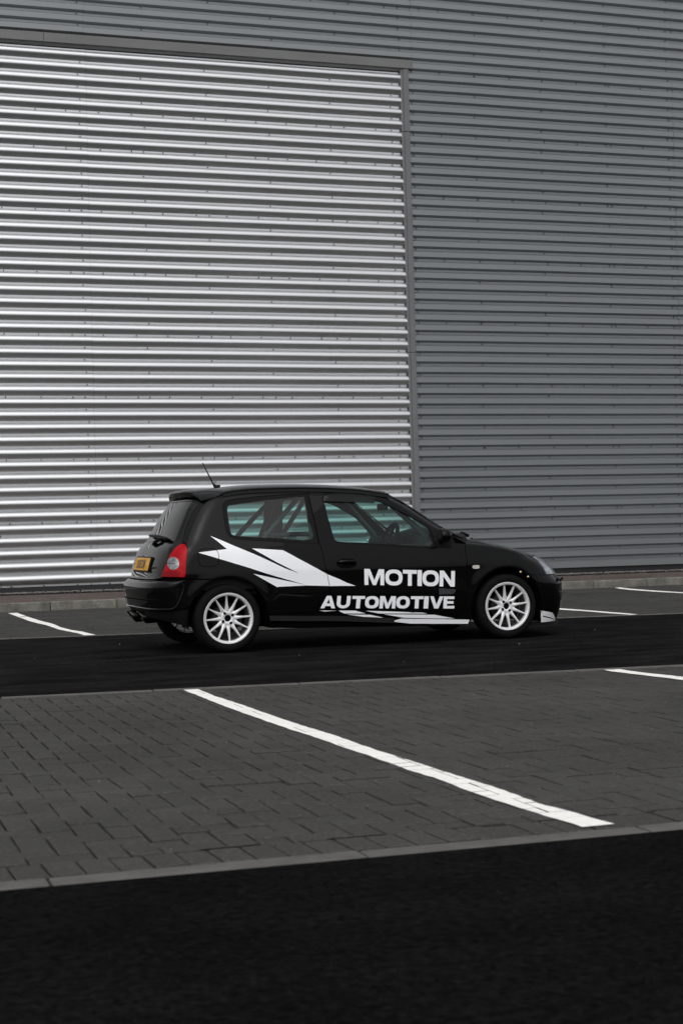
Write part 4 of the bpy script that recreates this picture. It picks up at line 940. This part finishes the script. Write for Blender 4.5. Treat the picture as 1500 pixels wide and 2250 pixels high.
# wheels ---------------------------------------------------------------------------
def make_wheel():
    bm = bmesh.new()                                     # rim: lip, barrel, hub, spokes; outer face towards -y
    add_lathe(bm, [(.2105, -.004), (.2105, -.012), (.208, -.0145), (.192, -.0135), (.1895, -.011), (.188, -.002), (.186, .012), (.185, .03), (.184, .13), (.186, .16), (.208, .17)], 72)
    add_lathe(bm, [(.0285, .035), (.0285, .017), (.031, .0145), (.052, .0155), (.060, .018), (.064, .024), (.062, .045), (.03, .05)], 48)
    for k in range(12):
        a = math.radians(93+30*k); ca, sa = math.cos(a), math.sin(a); R = lambda r, t, y: (r*ca - t*sa, y, r*sa + t*ca)
        st = [(.052, .0165, .017, .036), (.064, .0185, .0165, .036), (.073, .0170, .0148, .035), (.086, .0125, .0115, .033), (.105, .0098, .008, .030), (.130, .0083, .0045, .028), (.160, .0068, .0005, .024), (.1900, .0056, -.004, .020)]
        rings = []
        for r, w, yf, yb in st: rings.append([bm.verts.new(R(r, t, y)) for t, y in ((-w*1.15, yb), (-w, yf+.005), (-w*.55, yf), (w*.55, yf), (w, yf+.005), (w*1.15, yb))])
        for r0, r1 in zip(rings, rings[1:]):
            for i in range(6): bm.faces.new((r0[i], r0[(i+1) % 6], r1[(i+1) % 6], r1[i]))
        bm.faces.new(rings[0]); bm.faces.new(rings[-1][::-1])
    rim = bm_obj('wheel', bm, M_wheel, None, True)
    b2 = bmesh.new(); b2.from_mesh(rim.data)
    for e in b2.edges: e.smooth = not (len(e.link_faces) == 2 and e.calc_face_angle(0) > math.radians(48))
    b2.to_mesh(rim.data); b2.free()
    bm = bmesh.new(); add_lathe(bm, [(.208, .002), (.213, -.008), (.222, -.0135), (.240, -.016), (.258, -.012), (.270, -.002), (.278, .012), (.2815, .035), (.2825, .095), (.2815, .155), (.278, .178), (.262, .196), (.235, .198), (.205, .185), (.19, .17)], 72)
    bm_obj('tyre', bm, M_rubber, rim, True)
    bm = bmesh.new(); add_lathe(bm, [(.0001, .058), (.028, .058), (.03, .072), (.055, .075), (.128, .075), (.130, .097), (.05, .10)], 48); bm_obj('brake_disc', bm, M_brake, rim, True)
    bm = bmesh.new(); add_lathe(bm, [(.1838, .022), (.178, .125)], 48); bm_obj('barrel_shade', bm, M_wheel_in, rim, True)  # dark sleeve over the silver barrel, inner shading put into its colour
    bm = bmesh.new(); add_box(bm, (.105, .085, -.02), (.06, .07, .11), .015, 2); bm_obj('brake_caliper', bm, M_brake, rim, True)
    bm = bmesh.new(); add_lathe(bm, [(.0001, .030), (.0283, .030)], 24); bm_obj('hub_bore', bm, M_void, rim)
    for k in range(4):
        a = math.radians(32+90*k); bm = bmesh.new(); add_lathe(bm, [(.0125, .0148), (.0122, .0146), (.0001, .0146)], 18); o = bm_obj('bolt_recess', bm, M_void, rim); o.location = (.047*math.cos(a), 0, .047*math.sin(a))
        bm = bmesh.new(); add_lathe(bm, [(.0065, .0152), (.0062, .0132), (.0001, .013)], 6); o = bm_obj('wheel_bolt', bm, M_brake, rim); o.location = (.047*math.cos(a), 0, .047*math.sin(a))
    for half_a in (0, 180):
        me = text_mesh('TEAM DYNAMICS MOTORSPORT', .0105); xs = [v.co.x for v in me.vertices]; sc = math.radians(118)/(max(xs)-min(xs))
        for v in me.vertices: a = math.radians(-12+half_a) - v.co.x*sc; r = .1985+v.co.y*.85; v.co = (r*math.cos(a), -.0148, r*math.sin(a))
        me.materials.append(M_lettering); o = bpy.data.objects.new('rim_lettering', me); link(o, rim)
    return rim
def place_wheel(src, loc, rot):
    w = src.copy(); COL.objects.link(w); w.parent = car; w.location = loc; w.rotation_euler = rot
    for ch in src.children: c = ch.copy(); COL.objects.link(c); c.parent = w; c.matrix_parent_inverse = ch.matrix_parent_inverse.copy()
    return w
w0 = make_wheel(); w0.parent = car; w0.location = (0, -.785, .2825)
place_wheel(w0, (WB, -.785, .2825), (0, math.radians(-4), 0))
place_wheel(w0, (0, .785, .2825), (0, 0, math.pi)); place_wheel(w0, (WB, .785, .2825), (0, 0, math.pi))
# wheel housings and underbody
for cx in (0, WB):
    for sg in (-1, 1):
        V, F = [], []; pr = [(math.radians(a)) for a in range(-12, 193, 12)]
        for a in pr:
            for y in (.765, .56): V.append((cx+.345*math.cos(a), sg*y, ZHUB+.345*math.sin(a)))
        n = len(pr); F = [(2*i, 2*i+2, 2*i+3, 2*i+1) for i in range(n-1)] + [tuple(2*i+1 for i in range(n))]
        mesh_obj('wheel_housing', V, F, M_void, car)
bm = bmesh.new(); add_box(bm, (1.62, 0, .255), (2.76, 1.10, .13), .02, 1); add_box(bm, (-.1, 0, .40), (.7, 1.10, .12), .02, 1); add_box(bm, (1.26, 0, .23), (1.75, 1.44, .10), .02, 1); add_box(bm, (-.42, 0, .42), (.18, 1.2, .3), .03, 1); add_box(bm, (2.95, 0, .36), (.2, 1.2, .36), .05, 1)
bm_obj('underbody', bm, M_void, car)
bm = bmesh.new(); add_tube(bm, [(0, -.6, .25), (0, .6, .25)], .03, 8); add_tube(bm, [(WB, -.6, .27), (WB, .6, .27)], .03, 8); bm_obj('axle_beam', bm, M_void, car)
# cabin --------------------------------------------------------------------------
bm = bmesh.new(); add_box(bm, (1.0, 0, .50), (2.6, 1.3, .06)); add_box(bm, (-.28, 0, .70), (.04, 1.1, .4)); add_box(bm, (2.2, 0, .66), (.04, 1.3, .42))
for sg in (-1, 1): add_box(bm, (.95, sg*.70, .68), (2.3, .03, .34), .01, 1)
bm_obj('cabin_tub', bm, M_interior, car)
bm = bmesh.new(); r = add_box(bm, (0, 0, 0), (.48, 1.30, .16), .05, 3); bmesh.ops.translate(bm, vec=(1.98, 0, .845), verts=r)
add_box(bm, (1.81, -.36, .925), (.20, .34, .10), .04, 3, Matrix.Rotation(math.radians(-14), 3, 'Y')); dash = bm_obj('dashboard', bm, M_interior, car, True)
bm = bmesh.new(); cw = Vector((1.575, -.36, .875)); ax = Vector((-.90, 0, .42)).normalized(); e1 = Vector((0, 1, 0)); e2 = ax.cross(e1).normalized()
pts = [cw+(e1*math.cos(a)+e2*math.sin(a))*.165 for a in [2*math.pi*k/32 for k in range(33)]]; add_tube(bm, pts, .018, 8, False)
for a in (0, math.pi, 1.5*math.pi): add_tube(bm, [cw, cw+(e1*math.cos(a)+e2*math.sin(a))*.16], .015, 6)
add_tube(bm, [cw-ax*.02+Vector((0, 0, 0)), cw-ax*.20], .035, 8); add_tube(bm, [cw+ax*.012, cw-ax*.03], .045, 12); bm_obj('steering_wheel', bm, M_carlow, car, True)
bm = bmesh.new(); add_box(bm, (1.665, .0, 1.185), (.035, .22, .062), .014, 2, Matrix.Rotation(math.radians(28), 3, 'Z') if False else None); add_tube(bm, [(1.68, 0, 1.205), (1.735, 0, 1.235)], .01, 6); bm_obj('interior_mirror', bm, M_carlow, car, True)
bm = bmesh.new(); r_ = .022                          # roll cage
for sg in (-1, 1):
    add_tube(bm, [(.80, sg*.62, .50), (.80, sg*.60, .95), (.79, sg*.50, 1.26), (.78, sg*.44, 1.305)], r_, 10)
    add_tube(bm, [(.79, sg*.46, 1.30), (1.35, sg*.49, 1.285), (1.50, sg*.53, 1.235), (1.80, sg*.63, .94), (1.9, sg*.64, .7)], r_+.004, 10)
    add_tube(bm, [(.74, sg*.42, 1.27), (.50, sg*.46, 1.03), (.22, sg*.50, .72)], r_, 10)
add_tube(bm, [(.78, -.45, 1.305), (.78, .45, 1.305)], r_, 10); add_tube(bm, [(.80, -.58, .96), (.80, .58, .96)], r_, 10)
add_tube(bm, [(.74, .40, 1.20), (.36, -.30, .78)], r_, 10); add_tube(bm, [(1.10, .55, 1.27), (.80, .50, .86)], r_, 10)
bm_obj('roll_cage', bm, M_cage, car, True)
# small strip of print at the foot of the quarter window
me = text_mesh('SPORT.IU', .022); me.materials.append(M_winsticker)
for v in me.vertices: x = .66+v.co.x; z = .924+v.co.y; p = ch_side(x, z, -1); v.co = p+ch_normal(ch_side, x, z, -1)*.001
link(bpy.data.objects.new('window_sticker', me), QP)
